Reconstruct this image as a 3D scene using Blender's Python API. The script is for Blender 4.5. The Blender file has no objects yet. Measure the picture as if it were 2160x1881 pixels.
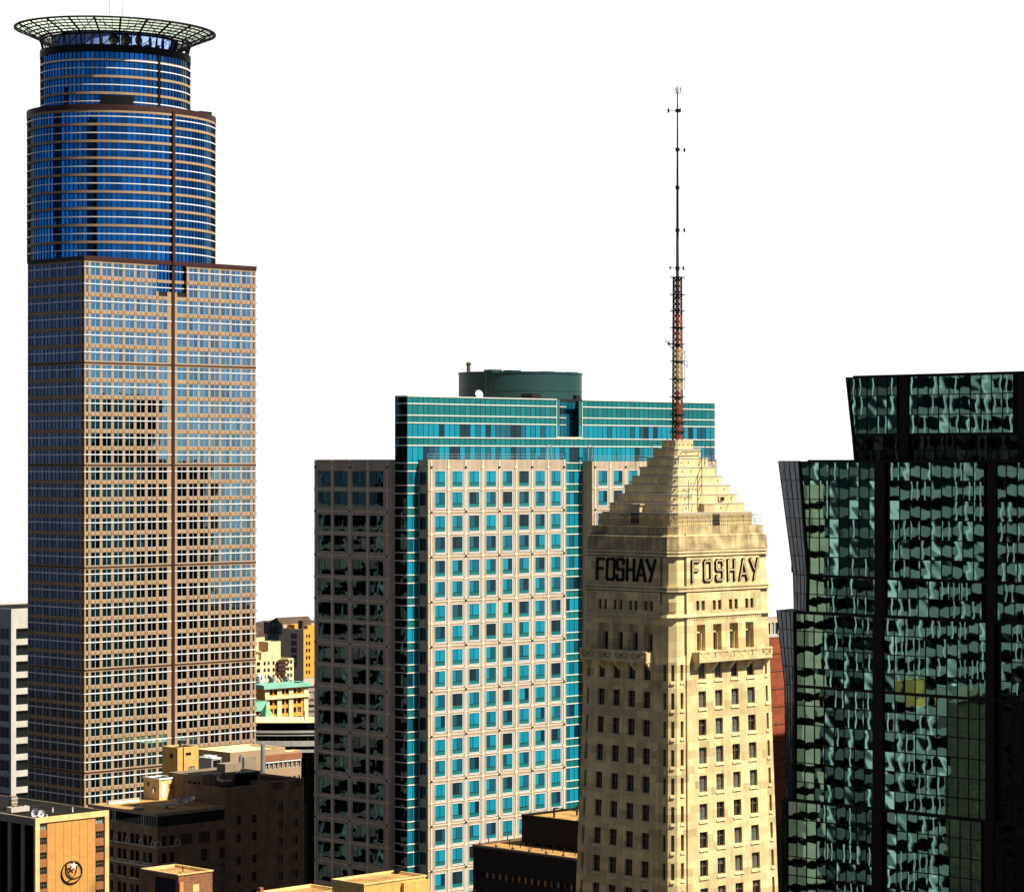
import bpy, math, random
from mathutils import Vector, Matrix
random.seed(7)
R=math.radians
sc=bpy.context.scene
COL=sc.collection
# ---------------------------------------------------------------- survey of the view
F,CX,HY,CZ=5850.0,2000.0,975.0,133.0     # focal length, principal point and horizon in photo pixels, eye height in metres
PHI=R(49.5)                               # direction of the street grid
UX,UY=math.cos(PHI),math.sin(PHI)         # local x: along the sunlit fronts, away to the right
VX,VY=-UY,UX                              # local y: along the shaded fronts, away to the left
class Site:
    """near corner of a building on the street grid, surveyed from the photograph"""
    def __init__(s,px,D): s.X,s.Y=(px-CX)/F*D,D
    def a(s,px,b=0.0):
        r=(px-CX)/F; X=s.X+b*VX; Y=s.Y+b*VY
        return (r*Y-X)/(UX-r*UY)
    def b(s,px,a=0.0):
        r=(px-CX)/F; X=s.X+a*UX; Y=s.Y+a*UY
        return (r*Y-X)/(VX-r*VY)
    def z(s,py,a=0.0,b=0.0): return CZ+(HY-py)/F*(s.Y+a*UY+b*VY)
    def depth(s,a=0.0,b=0.0): return s.Y+a*UY+b*VY
# ---------------------------------------------------------------- materials
def _nodes(name):
    m=bpy.data.materials.new(name); m.use_nodes=True
    nt=m.node_tree; return m,nt,nt.nodes['Principled BSDF']
def N(nt,t,**kw):
    n=nt.nodes.new(t)
    for k,v in kw.items():
        if k in n.inputs.keys(): n.inputs[k].default_value=v
        else: setattr(n,k,v)
    return n
def mulcol(nt,a,b):
    n=nt.nodes.new('ShaderNodeMix'); n.data_type='RGBA'; n.blend_type='MULTIPLY'; n.inputs[0].default_value=1.0
    nt.links.new(a,n.inputs[6]); nt.links.new(b,n.inputs[7]); return n.outputs[2]
def wallcoord(nt):
    tc=N(nt,'ShaderNodeTexCoord'); sp=N(nt,'ShaderNodeSeparateXYZ'); nt.links.new(tc.outputs['Object'],sp.inputs[0])
    ad=N(nt,'ShaderNodeMath',operation='ADD'); nt.links.new(sp.outputs[0],ad.inputs[0]); nt.links.new(sp.outputs[1],ad.inputs[1])
    cb=N(nt,'ShaderNodeCombineXYZ'); nt.links.new(ad.outputs[0],cb.inputs[0]); nt.links.new(sp.outputs[2],cb.inputs[1])
    return tc,cb,sp
def ramp(nt,fac,lo,hi,p0=.3,p1=.7):
    r=N(nt,'ShaderNodeMapRange'); r.inputs[1].default_value=p0; r.inputs[2].default_value=p1
    r.inputs[3].default_value=lo; r.inputs[4].default_value=hi
    nt.links.new(fac,r.inputs[0]); return r.outputs[0]
def M(name,col,rough=.85,metal=0.,var=.25,scale=.35,streak=.0,spec=.3,blocks=None,bvar=.25,bump=.0):
    """mineral or painted surface: base colour with blotches, rain streaks and optional coursed blocks"""
    m,nt,p=_nodes(name); c=(*col,1)
    p.inputs['Roughness'].default_value=rough; p.inputs['Metallic'].default_value=metal
    p.inputs['Specular IOR Level'].default_value=spec
    tc,wc,sp=wallcoord(nt)
    rgb=N(nt,'ShaderNodeRGB'); rgb.outputs[0].default_value=c
    out=rgb.outputs[0]
    if blocks:
        bk=N(nt,'ShaderNodeTexBrick'); nt.links.new(wc.outputs[0],bk.inputs['Vector'])
        k1=tuple(min(1,x*(1+bvar)) for x in col); k2=tuple(x*(1-bvar) for x in col)
        bk.inputs['Color1'].default_value=(*k1,1); bk.inputs['Color2'].default_value=(*k2,1)
        bk.inputs['Mortar'].default_value=tuple(x*.72 for x in col)+(1,)
        bk.inputs['Scale'].default_value=1; bk.inputs['Mortar Size'].default_value=blocks[2]
        bk.inputs['Brick Width'].default_value=blocks[0]; bk.inputs['Row Height'].default_value=blocks[1]
        out=bk.outputs['Color']
    if var:
        no=N(nt,'ShaderNodeTexNoise'); no.inputs['Scale'].default_value=scale; no.inputs['Detail'].default_value=6
        nt.links.new(tc.outputs['Object'],no.inputs['Vector'])
        out=mulcol(nt,out,ramp(nt,no.outputs[0],1-var,1+var*.35))
    if streak:
        mp=N(nt,'ShaderNodeMapping'); mp.inputs['Scale'].default_value=(1.3,1.3,.06)
        nt.links.new(tc.outputs['Object'],mp.inputs[0])
        n2=N(nt,'ShaderNodeTexNoise'); n2.inputs['Scale'].default_value=1.2; n2.inputs['Detail'].default_value=4
        nt.links.new(mp.outputs[0],n2.inputs['Vector'])
        out=mulcol(nt,out,ramp(nt,n2.outputs[0],1-streak,1.05,.35,.6))
    nt.links.new(out,p.inputs['Base Color'])
    if bump:
        no=N(nt,'ShaderNodeTexNoise'); no.inputs['Scale'].default_value=3; nt.links.new(tc.outputs['Object'],no.inputs['Vector'])
        b=N(nt,'ShaderNodeBump'); b.inputs['Strength'].default_value=bump; b.inputs['Distance'].default_value=.1
        nt.links.new(no.outputs[0],b.inputs['Height']); nt.links.new(b.outputs[0],p.inputs['Normal'])
    return m
def G(name,col,metal=1.,rough=.03,var=.3,wave=0.,wscale=.5,spec=.5,hue=None):
    """coated window glass: tinted reflection, every pane a little different, slightly wavy"""
    m,nt,p=_nodes(name)
    p.inputs['Roughness'].default_value=rough; p.inputs['Metallic'].default_value=metal
    p.inputs['Specular IOR Level'].default_value=spec
    ge=N(nt,'ShaderNodeNewGeometry'); rgb=N(nt,'ShaderNodeRGB'); rgb.outputs[0].default_value=(*col,1)
    out=rgb.outputs[0]
    if var:
        out=mulcol(nt,out,ramp(nt,ge.outputs['Random Per Island'],1-var,1+var,0,1))
    nt.links.new(out,p.inputs['Base Color'])
    if wave:
        tc=N(nt,'ShaderNodeTexCoord'); no=N(nt,'ShaderNodeTexNoise'); no.inputs['Scale'].default_value=wscale; no.inputs['Detail'].default_value=1
        nt.links.new(tc.outputs['Object'],no.inputs['Vector'])
        b=N(nt,'ShaderNodeBump'); b.inputs['Strength'].default_value=1; b.inputs['Distance'].default_value=wave
        nt.links.new(no.outputs[0],b.inputs['Height']); nt.links.new(b.outputs[0],p.inputs['Normal'])
    return m
# ---------------------------------------------------------------- mesh builder
class MB:
    def __init__(s): s.v=[];s.f=[];s.m=[];s.smooth=set()
    def q(s,pts,mi=0,sm=False):
        n=len(s.v); s.v.extend(tuple(p) for p in pts); s.f.append(tuple(range(n,n+len(pts)))); s.m.append(mi)
        if sm: s.smooth.add(len(s.f)-1)
    def hexa(s,p,mi=0):
        n=len(s.v); s.v.extend(tuple(x) for x in p)
        for f in ((0,3,2,1),(4,5,6,7),(0,1,5,4),(1,2,6,5),(2,3,7,6),(3,0,4,7)):
            s.f.append(tuple(n+i for i in f)); s.m.append(mi)
    def box(s,x0,x1,y0,y1,z0,z1,mi=0):
        if x0>x1:x0,x1=x1,x0
        if y0>y1:y0,y1=y1,y0
        if z0>z1:z0,z1=z1,z0
        s.hexa([(x0,y0,z0),(x1,y0,z0),(x1,y1,z0),(x0,y1,z0),(x0,y0,z1),(x1,y0,z1),(x1,y1,z1),(x0,y1,z1)],mi)
    def tube(s,p,q,r0,r1=None,n=8,mi=0):
        r1=r0 if r1 is None else r1
        p,q=Vector(p),Vector(q); d=(q-p).normalized()
        a=d.orthogonal().normalized(); b=d.cross(a); k=len(s.v)
        for c,r in ((p,r0),(q,r1)):
            for i in range(n):
                t=2*math.pi*i/n; s.v.append(tuple(c+a*(r*math.cos(t))+b*(r*math.sin(t))))
        for i in range(n):
            j=(i+1)%n; s.f.append((k+i,k+j,k+n+j,k+n+i)); s.m.append(mi)
        s.f.append(tuple(k+i for i in range(n-1,-1,-1))); s.m.append(mi)
        s.f.append(tuple(k+n+i for i in range(n))); s.m.append(mi)
    def beam(s,p,q,w,d=None,mi=0,up=(0,0,1)):
        d=w if d is None else d
        p,q=Vector(p),Vector(q); t=(q-p).normalized(); up=Vector(up)
        a=t.cross(up)
        if a.length<1e-4: a=t.orthogonal()
        a.normalize(); b=a.cross(t)
        a*=w/2;b*=d/2
        s.hexa([p-a-b,p+a-b,p+a+b,p-a+b,q-a-b,q+a-b,q+a+b,q-a+b],mi)
    def ring(s,cx,cy,r0,r1,z0,z1,n=96,mi=0,z0b=None,z1b=None,a0=0,a1=2*math.pi):
        """annulus between radii r0<r1; outer edge may sit at other heights"""
        z0b=z0 if z0b is None else z0b; z1b=z1 if z1b is None else z1b
        full=abs(a1-a0-2*math.pi)<1e-6; k=len(s.v); cnt=n if full else n+1
        for i in range(cnt):
            t=a0+(a1-a0)*i/n; c,sn=math.cos(t),math.sin(t)
            s.v.extend([(cx+r0*c,cy+r0*sn,z0),(cx+r1*c,cy+r1*sn,z0b),(cx+r1*c,cy+r1*sn,z1b),(cx+r0*c,cy+r0*sn,z1)])
        for i in range(n):
            j=(i+1)%cnt
            for e in range(4):
                g=(e+1)%4
                s.f.append((k+4*i+e,k+4*j+e,k+4*j+g,k+4*i+g)); s.m.append(mi)
    def disc(s,cx,cy,r,z,n=64,mi=0): s.q([(cx+r*math.cos(2*math.pi*i/n),cy+r*math.sin(2*math.pi*i/n),z) for i in range(n)],mi)
    def data(s,name,mats):
        me=bpy.data.meshes.new(name); me.from_pydata(s.v,[],s.f)
        for x in mats: me.materials.append(x)
        me.polygons.foreach_set('material_index',s.m)
        if s.smooth:
            me.polygons.foreach_set('use_smooth',[i in s.smooth for i in range(len(s.f))])
        me.update(); return me
    def build(s,name,mats,parent=None,kind=None):
        if not isinstance(mats,(list,tuple)): mats=[mats]
        o=bpy.data.objects.new(name,s.data(name,mats)); COL.objects.link(o)
        if parent: o.parent=parent
        if kind: o['kind']=kind
        return o
def thing(name,label,cat,loc,rot=PHI,group=None):
    o=bpy.data.objects.new(name,None); COL.objects.link(o); o.location=loc; o.rotation_euler=(0,0,rot)
    o['label']=label; o['category']=cat; o.empty_display_size=2
    if group: o['group']=group
    return o
def at(site,a=0,b=0,z=0): return (site.X+a*UX+b*VX, site.Y+a*UY+b*VY, z)
def building(name,label,site,group=None,cat='building'): return thing(name,label,cat,(site.X,site.Y,0),PHI,group)
# walls with real openings. P(s,z,d) gives the point at run s, height z, depth d behind the face
def PR(y0): return lambda s,z,d:(s,y0+d,z)
def PL(x0): return lambda s,z,d:(x0+d,s,z)
def wall(mb,P,s0,s1,z0,z1,cols=(),rows=(),d=.3,mi=0,skip=None):
    sb=sorted({s0,s1,*[x for c in cols for x in c if s0<x<s1]}); zb=sorted({z0,z1,*[x for r in rows for x in r if z0<x<z1]})
    def ins(lo,hi,L):
        for i,(p,q) in enumerate(L):
            if lo>=p-1e-6 and hi<=q+1e-6: return i
        return None
    for i in range(len(sb)-1):
        for j in range(len(zb)-1):
            a,b,c,e=sb[i],sb[i+1],zb[j],zb[j+1]
            ci,ri=ins(a,b,cols),ins(c,e,rows)
            if ci is not None and ri is not None and not (skip and skip(ci,ri)):
                mb.q([P(a,c,0),P(a,c,d),P(a,e,d),P(a,e,0)],mi); mb.q([P(b,c,0),P(b,c,d),P(b,e,d),P(b,e,0)],mi)
                mb.q([P(a,c,0),P(b,c,0),P(b,c,d),P(a,c,d)],mi); mb.q([P(a,e,0),P(b,e,0),P(b,e,d),P(a,e,d)],mi)
            else: mb.q([P(a,c,0),P(b,c,0),P(b,e,0),P(a,e,0)],mi)
# windows: canonical frame x along the wall, -y out, z up
class Windows:
    """collects windows of one building; the 100 that show largest become parts, the rest one part"""
    def __init__(s,parent,site): s.p,s.site,s.list,s.cache=parent,site,[],{}
    def add(s,key,fn,mats,loc,rot,size,sub=None):
        d=s.site.Y+loc[0]*UY+loc[1]*VY
        px=(s.site.X+loc[0]*UX+loc[1]*VX)/d*F+CX; py=HY-(loc[2]-CZ)/d*F
        vis=1 if -20<px<2180 and -20<py<1900 else .01
        s.list.append((size/d*vis*(1+1e-4*random.random()),key,fn,mats,loc,rot,sub))
    def done(s,limit=100,name='window'):
        s.list.sort(key=lambda t:-t[0])
        groups={}
        for i,(sz,key,fn,mats,loc,rot,sub) in enumerate(s.list):
            if i<limit:
                if key not in s.cache:
                    mb=MB(); fn(mb); s.cache[key]=mb.data(name,mats)
                o=bpy.data.objects.new(name,s.cache[key]); COL.objects.link(o); o.parent=s.p; o.location=loc; o.rotation_euler=(0,0,rot)
                if sub:
                    sn,skey,sfn,sm=sub
                    if skey not in s.cache:
                        mb=MB(); sfn(mb); s.cache[skey]=mb.data(sn,sm)
                    c=bpy.data.objects.new(sn,s.cache[skey]); COL.objects.link(c); c.parent=o
            else:
                g=groups.setdefault(tuple(m.name for m in mats),(MB(),mats)); _merge(g[0],fn,loc,rot)
                if sub:
                    g=groups.setdefault(tuple(m.name for m in sub[3]),(MB(),sub[3])); _merge(g[0],sub[2],loc,rot)
        if groups:
            allm=[]; big=MB()
            for mb,mats in groups.values():
                idx=[]
                for m in mats:
                    if m not in allm: allm.append(m)
                    idx.append(allm.index(m))
                n=len(big.v); big.v+=mb.v; k=len(big.f)
                big.f+=[tuple(n+i for i in f) for f in mb.f]; big.m+=[idx[i] for i in mb.m]; big.smooth|={k+i for i in mb.smooth}
            big.build('windows',allm,s.p,'stuff')
def _merge(dst,fn,loc,rot):
    t=MB(); fn(t); c,sn=math.cos(rot),math.sin(rot); n=len(dst.v); k=len(dst.f)
    dst.v+=[(loc[0]+x*c-y*sn,loc[1]+x*sn+y*c,loc[2]+z) for x,y,z in t.v]
    dst.f+=[tuple(n+i for i in f) for f in t.f]; dst.m+=t.m; dst.smooth|={k+i for i in t.smooth}
ROTR,ROTL=0.0,-math.pi/2
def lights(w,h,xs,zs,fw=.06,mats=None,tilt=0.):
    """window: panes split at fractions xs, zs; frame = slot 0, panes take slots from mats"""
    def fn(mb):
        X=[-w/2]+[-w/2+w*x for x in xs]+[w/2]; Z=[-h/2]+[-h/2+h*z for z in zs]+[h/2]
        k=0
        for i in range(len(X)-1):
            for j in range(len(Z)-1):
                t=tilt*math.sin(i*7.1+j*3.7+w*50); u=tilt*math.cos(i*2.3+j*5.9+h*31)
                mb.q([(X[i],-t-u,Z[j]),(X[i+1],t-u,Z[j]),(X[i+1],t+u,Z[j+1]),(X[i],-t+u,Z[j+1])],mats[k%len(mats)] if mats else 1); k+=1
        for x in X: mb.box(x-fw/2,x+fw/2,-.09,.05,-h/2,h/2,0)
        for z in Z: mb.box(-w/2,w/2,-.075,.06,z-fw/2,z+fw/2,0)
    return fn
# ---------------------------------------------------------------- palette
granite=M('warm_granite',(.385,.262,.150),.75,var=.16,scale=.2)
granite_red=M('red_granite',(.045,.014,.010),.6,var=.2)
white_metal=M('white_enamel',(.76,.77,.78),.4,var=.05,spec=.5)
dark_metal=M('dark_metal',(.02,.018,.018),.5,var=.2)
black_metal=M('black_metal',(.006,.006,.006),.6,var=.2,spec=.15)
blue_glass=G('blue_mirror_glass',(.038,.30,.64),1,.03,.36,.012,.4)
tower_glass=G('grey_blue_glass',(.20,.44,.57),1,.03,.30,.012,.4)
shaded_tower_glass=G('shaded_grey_blue_glass',(.055,.10,.19),1,.03,.35,.012,.4)  # darker copy of the tower glass, shade of the left front put into its tint
pale_mullion=M('pale_mullion',(.50,.45,.40),.5,var=.1)
tan=M('tan_precast',(.45,.355,.255),.85,var=.16,scale=.5,streak=.14)
cream=M('cream_strip',(.68,.565,.39),.7,var=.08)
teal=G('teal_spandrel_glass',(.009,.150,.155),.0,.12,.15,spec=.4)
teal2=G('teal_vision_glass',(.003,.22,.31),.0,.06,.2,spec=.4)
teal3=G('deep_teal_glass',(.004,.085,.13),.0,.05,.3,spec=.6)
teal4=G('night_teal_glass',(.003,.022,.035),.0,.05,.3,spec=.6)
teal_shaded=G('shaded_teal_glass',(.016,.038,.044),1,.02,.5,.03,.30)  # shaded copy of the teal glass, left-side darkness set by tint
drum_green=M('green_cladding',(.012,.055,.052),.45,var=.15,spec=.5,blocks=(2.4,2.0,.02),bvar=.05)
lime=M('limestone',(.68,.525,.255),.9,var=.2,scale=.3,streak=.15,blocks=(2.1,1.1,.008),bvar=.25)
lime_plain=M('limestone_plain',(.68,.54,.28),.9,var=.3,scale=.3,streak=.12)
lime_stain=M('stained_limestone',(.58,.44,.22),.9,var=.62,scale=.55,streak=.35)
pane_dark=G('dark_pane',(.008,.012,.014),0,.05,.4,spec=.5)
pane_curtain=M('curtained_pane',(.12,.14,.12),.35,var=.3,scale=2,spec=.5)
pane_pale=M('pale_blind_pane',(.32,.40,.34),.3,var=.15,spec=.5)
bronze=M('bronze_frame',(.16,.11,.07),.6,var=.2)
red_paint=M('red_paint',(.25,.05,.016),.6,var=.5,scale=2)
cream_paint=M('cream_paint',(.42,.27,.09),.6,var=.3,scale=2)
rust=M('rusty_steel',(.07,.035,.025),.8,var=.4,scale=2)
green_mirror=G('green_mirror_glass',(.16,.33,.30),1,.015,.16)
black_glass=G('black_glass',(.012,.018,.02),1,.03,.4)
navy_glass=G('navy_mirror_glass',(.004,.030,.050),0,.15,.8,.05,.4,spec=.22)
orange_brick=M('orange_brick',(.60,.30,.075),.9,var=.10,scale=.5,blocks=(.8,.3,.02),bvar=.06)
rust_brick=M('rust_brick',(.36,.14,.05),.9,var=.15,blocks=(.8,.3,.02),bvar=.1)
frame_stone=M('buff_frame_stone',(.80,.56,.23),.85,var=.2,scale=.5,streak=.12,blocks=(6,1.6,.01),bvar=.1)
brown_brick=M('brown_brick',(.26,.17,.10),.9,var=.25,scale=.4,streak=.2,blocks=(.9,.35,.02),bvar=.12)
brown_stone=M('grey_brown_stone',(.30,.23,.16),.9,var=.2,scale=.4)
pale_trim=M('pale_terracotta',(.52,.47,.40),.8,var=.15)
gravel=M('tan_gravel_roof',(.55,.31,.10),.95,var=.45,scale=.5,streak=.2)
tar=M('dark_tar_roof',(.022,.02,.018),.95,var=.5,scale=.6,spec=.03)
yellow_stucco=M('ochre_stucco',(.72,.42,.12),.9,var=.18,scale=.6,streak=.15)
grey_conc=M('pale_concrete',(.56,.53,.47),.9,var=.12,scale=.3,streak=.08)
asphalt=M('asphalt',(.05,.05,.05),.9,var=.3,scale=.05)
mint=M('mint_copper',(.25,.55,.42),.7,var=.2)
green_roof=M('green_copper_roof',(.22,.50,.25),.7,var=.15)
gold_wall=M('golden_stucco',(.70,.34,.05),.85,var=.12)
cream_wall=M('cream_stucco',(.80,.62,.34),.85,var=.12)
taupe=M('taupe_panel',(.55,.44,.34),.85,var=.15)
red_clad=M('red_brown_cladding',(.30,.07,.025),.8,var=.25,scale=.4,blocks=(.9,2.1,.08),bvar=.12)
brush=M('bare_woodland',(.11,.075,.05),.95,var=.6,scale=.15)
white_paint=M('white_paint',(.85,.85,.85),.5,var=.05)
sky_fill_blue=M('painted_sky_blue',(.30,.45,.95),.4,var=.15,scale=.4)
steel=M('galvanised_steel',(.45,.46,.47),.4,metal=.6,var=.2)
# canopy glass lets the sun through
m,nt,p=_nodes('frosted_canopy_glass'); p.inputs['Base Color'].default_value=(.75,.88,.76,1); p.inputs['Roughness'].default_value=.3
tr=N(nt,'ShaderNodeBsdfTranslucent'); tr.inputs[0].default_value=(.78,.92,.78,1); mx=N(nt,'ShaderNodeMixShader'); mx.inputs[0].default_value=.75
nt.links.new(p.outputs[0],mx.inputs[1]); nt.links.new(tr.outputs[0],mx.inputs[2]); nt.links.new(mx.outputs[0],nt.nodes['Material Output'].inputs[0]); canopy_glass=m
# ---------------------------------------------------------------- ground and far ridge
mb=MB(); n=72
mb.q([(1450*math.cos(2*math.pi*i/n),1450*math.sin(2*math.pi*i/n),0) for i in range(n)])
g=mb.build('ground',asphalt); g['kind']='structure'
mb=MB(); prev=None
for i in range(241):
    t=i/240; X=-520+560*t; rows=[]
    for k in range(7):
        s=k/6; h=(50+10*t+5*math.sin(X*.02)+2.2*math.sin(X*.09+1)+1.2*random.random()*(k>0))*math.sin(min(1,s*1.15)*math.pi/2)**.7 if k else -1
        rows.append((X,1290+120*s+random.uniform(-3,3)*(k>0),h))
    if prev:
        for k in range(6): mb.q([prev[k],rows[k],rows[k+1],prev[k+1]],0,True)
    prev=rows
g=mb.build('hills',brush); g['kind']='structure'

# ================================================================ blue glass tower with the ring crown
S=Site(178,643); T=building('skyscraper','tallest tower, pink-tan stone grid below and a blue glass cylinder under a flared ring crown',S,cat='skyscraper')
W=S.a(540); L=S.b(60); FP=3.966; Z0=179.93; NF=36; ZB=Z0-NF*FP
ccx,ccy,CR=24.2,21.95,21.9
# shaft: core, piers, spandrels
core=MB(); rec=.42
na,nb=S.a(333),S.a(393); zn=Z0-1.62*FP
core.box(rec,na,rec,L,zn,Z0); core.box(nb,W-rec,rec,L,zn,Z0); core.box(na,nb,1.1,L,zn,Z0); core.box(rec,W-rec,rec,L,0,zn)
core.build('core',dark_metal,T)
wl=MB()
a1=S.a(189.2); c0,c1=S.a(353),S.a(373.5); pw=.62
pit=(c0-a1+.31)/7; piersR=[a1+pit*i for i in range(7)]
pit2=(W-1.35-c1)/7; piersR2=[c1+.31+pit2*(i+1)-.31 for i in range(7)]
def clip(lo,hi,z):   # keep the notch free
    return [(lo,hi)]
def hbar(z0,z1,yo,mi=0):
    if z1>zn: 
        wl.box(-yo,na,-yo,rec,z0,z1,mi); wl.box(nb,W,-yo,rec,z0,z1,mi)
    else: wl.box(-yo,W,-yo,rec,z0,z1,mi)
    wl.box(-yo,rec,rec,L,z0,z1,mi)
for p in piersR+piersR2+[.19,W-.25]:
    w=pw if .3<p<W-.4 else .38
    wl.box(p-w/2,p+w/2,-.012,rec+.02,ZB,zn if na-.2<p<nb+.2 else Z0)
wl.box(c0,c1,-.012,rec+.02,ZB,zn)
bl=[.19]+[1.35+(L-1.35)/7*i for i in range(8)]
for p in bl: wl.box(-.012,rec+.02,(p-.31) if p>.3 else rec+.03,p+.31,ZB,Z0)
sp=.86
for n_ in range(NF+1):
    zc=Z0-n_*FP
    hbar(zc-sp/2,min(zc+sp/2,Z0),0.0)
for n_ in range(1,NF):
    for p in piersR+piersR2:
        if n_%6:
            z=Z0-n_*FP; wl.box(p-.36,p+.36,-.05,.02,z-.34,z+.34,2); wl.box(p-.2,p+.2,-.07,.02,z-.2,z+.2,0)
            wl.box(p+1.5,p+1.62,-.05,.02,z-.36,z+.36,2)
wl.build('facade_grid',[granite,granite_red,M('granite_tile',(.20,.11,.065),.7)],T)
wl=MB()   # dark red bands, roof fascia and the red pilaster
for n_ in range(6,NF+1,6): hbar(Z0-n_*FP-.17,Z0-n_*FP+.17,.05)
wl.box(-.15,W+.1,-.15,L,Z0,Z0+1.0)
wl.box(S.a(362),S.a(367.5),-.30,-.05,ZB,Z0)
wl.build('red_granite_trim',granite_red,T)
wl=MB()   # node tiles on the grid and white light shelves
for n_ in range(NF):
    z=Z0-n_*FP-.378*FP; hbar(z-.11,z+.11,.14)
wl.build('light_shelf',white_metal,T)
wl=MB(); wl.box(.1,W-.1,.1,L,0,ZB-.45); wl.build('base',granite,T)
WN=Windows(T,S)
hW=FP-sp
bays=[(.38,piersR[0]-pw/2)]+[(piersR[i]+pw/2,piersR[i+1]-pw/2) for i in range(6)]+[(piersR[6]+pw/2,c0)]
xs2=[c1]+[x for p in piersR2 for x in (p-pw/2,p+pw/2)]+[W-.44]
bays+=[(xs2[2*i],xs2[2*i+1]) for i in range(8)]
for n_ in range(NF):
    zc=Z0-(n_+.5)*FP
    for a,b in bays:
        if n_<2 and b>na and a<nb: continue
        w=b-a; sp_=[.5] if w>1.6 else []
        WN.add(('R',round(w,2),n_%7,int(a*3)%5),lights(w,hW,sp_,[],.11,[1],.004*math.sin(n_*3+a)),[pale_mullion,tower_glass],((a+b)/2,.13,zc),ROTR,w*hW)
    for i in range(len(bl)-1):
        a,b=bl[i]+.31,bl[i+1]-.31
        if i==0: a=rec+.1
        WN.add(('L',round(b-a,2),n_%7,i%3),lights(b-a,hW,[.5],[],.12,[1],.004*math.sin(n_*2+i)),[dark_metal,shaded_tower_glass],(.15,(a+b)/2,zc),ROTL,(b-a)*hW*.6)
WN.done()
# notch showing the cylinder skin; shadow at its right is painted as a black strip
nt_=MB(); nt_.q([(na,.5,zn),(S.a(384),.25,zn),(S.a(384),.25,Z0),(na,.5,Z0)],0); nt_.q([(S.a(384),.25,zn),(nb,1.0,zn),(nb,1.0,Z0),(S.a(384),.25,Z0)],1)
nt_.box(na,S.a(388),-.1,.2,Z0-FP*.378-.1,Z0-FP*.378+.1,2); nt_.box(na,S.a(388),-.1,.2,Z0-FP*1.378-.1,Z0-FP*1.378+.1,2); nt_.box(na,S.a(388),-.08,.2,Z0-FP-.35,Z0-FP+.35,3)
for i in range(8): x=na+(nb-na)*i/8; nt_.box(x-.05,x+.05,.1,.3,zn,Z0,4)
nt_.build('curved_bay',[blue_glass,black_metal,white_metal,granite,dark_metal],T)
def drum(cx,cy,r,zlo,zhi,bands,wh,mid,nm,seg,skip=None):
    gl=MB()
    zs=[zlo]+bands+[zhi]
    for i in range(seg):
        t0,t1=2*math.pi*i/seg,2*math.pi*(i+1)/seg
        for z0,z1 in zip(zs[:-1],zs[1:]):
            if skip and skip(t0,z0): continue
            e=[random.uniform(-.004,.004) for _ in range(3)]
            rr=[r+e[0],r-e[0]+e[1],r+e[1],r-e[2]]
            gl.q([(cx+rr[0]*math.cos(t0),cy+rr[0]*math.sin(t0),z0),(cx+rr[1]*math.cos(t1),cy+rr[1]*math.sin(t1),z0),(cx+rr[2]*math.cos(t1),cy+rr[2]*math.sin(t1),z1),(cx+rr[3]*math.cos(t0),cy+rr[3]*math.sin(t0),z1)],0)
    gl.build('curved_glazing',[blue_glass],T)
    m_=MB()
    for i in range(seg):
        t=2*math.pi*i/seg; c,s=math.cos(t),math.sin(t)
        m_.beam((cx+(r+.02)*c,cy+(r+.02)*s,zlo),(cx+(r+.02)*c,cy+(r+.02)*s,zhi),.20,.2,0,(c,s,0))
    for z in bands: m_.ring(cx,cy,r-.1,r+.06,z-.55,z-.42,seg)
    m_.build('mullion',black_metal,T)
    b_=MB()
    for z in bands: b_.ring(cx,cy,r-.2,r+.15,z-.29,z+.29,seg)
    b_.build('spandrel_band',granite,T)
    b_=MB()
    for z in wh: b_.ring(cx,cy,r-.2,r+.22,z-.12,z+.12,seg)
    b_.build('light_shelf',white_metal,T)
bz=[184.9+3.966*i for i in range(8)]
drum(ccx,ccy,CR,Z0+1,216.1,bz,[z-1.99 for z in bz]+[bz[-1]+1.9],0,'a',120)
wl=MB(); wl.ring(ccx,ccy,CR-1,CR+.25,216.1,217.4,136); wl.disc(ccx,ccy,CR-.5,217.2,96)
ta=math.atan2(-1,0)
wl.box(S.a(365)-.33,S.a(365)+.33,ccy-CR-.55,ccy-CR+.2,Z0,216.6)
wl.build('red_granite_trim',granite_red,T)
wl=MB(); wl.ring(ccx,ccy,CR-.5,CR+.18,215.5,216.1,136); wl.build('spandrel_band',granite,T)
c2x,c2y,C2=23.9,24.2,17.45
bz=[224.8-3.97,224.8,224.8+3.97]
tc=math.atan2(-VY*0-1,0)
drum(c2x,c2y,C2,217.3,230.6,bz,[z-1.98 for z in bz]+[230.7-2.1+.1],0,'b',96)
wl=MB(); wl.ring(c2x,c2y,C2-1,C2+.22,230.6,232.4,110); wl.disc(c2x,c2y,C2-.5,232.2,96)
wl.build('parapet_band',black_metal,T)
# dark louvre panel on the upper cylinder
def pol(r,ang): return (c2x+r*math.cos(ang),c2y+r*math.sin(ang))
tocam=math.atan2(-(S.Y+c2x*UY+c2y*VY),-(S.X+c2x*UX+c2y*VX))-PHI
def angpx(px,R0,cpx,rpx): return tocam+math.asin((px-cpx)/rpx)
wl=MB(); wl.ring(c2x,c2y,C2+.1,C2+.3,217.9,220.2,30,0,a0=angpx(211,C2,242,158),a1=angpx(278,C2,242,158))
aa=angpx(331,C2,242,158); wl.ring(c2x,c2y,C2,C2+.4,217.3,230.6,4,0,a0=aa-.015,a1=aa+.015)
wl.build('louvre_panel',black_metal,T)
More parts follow.
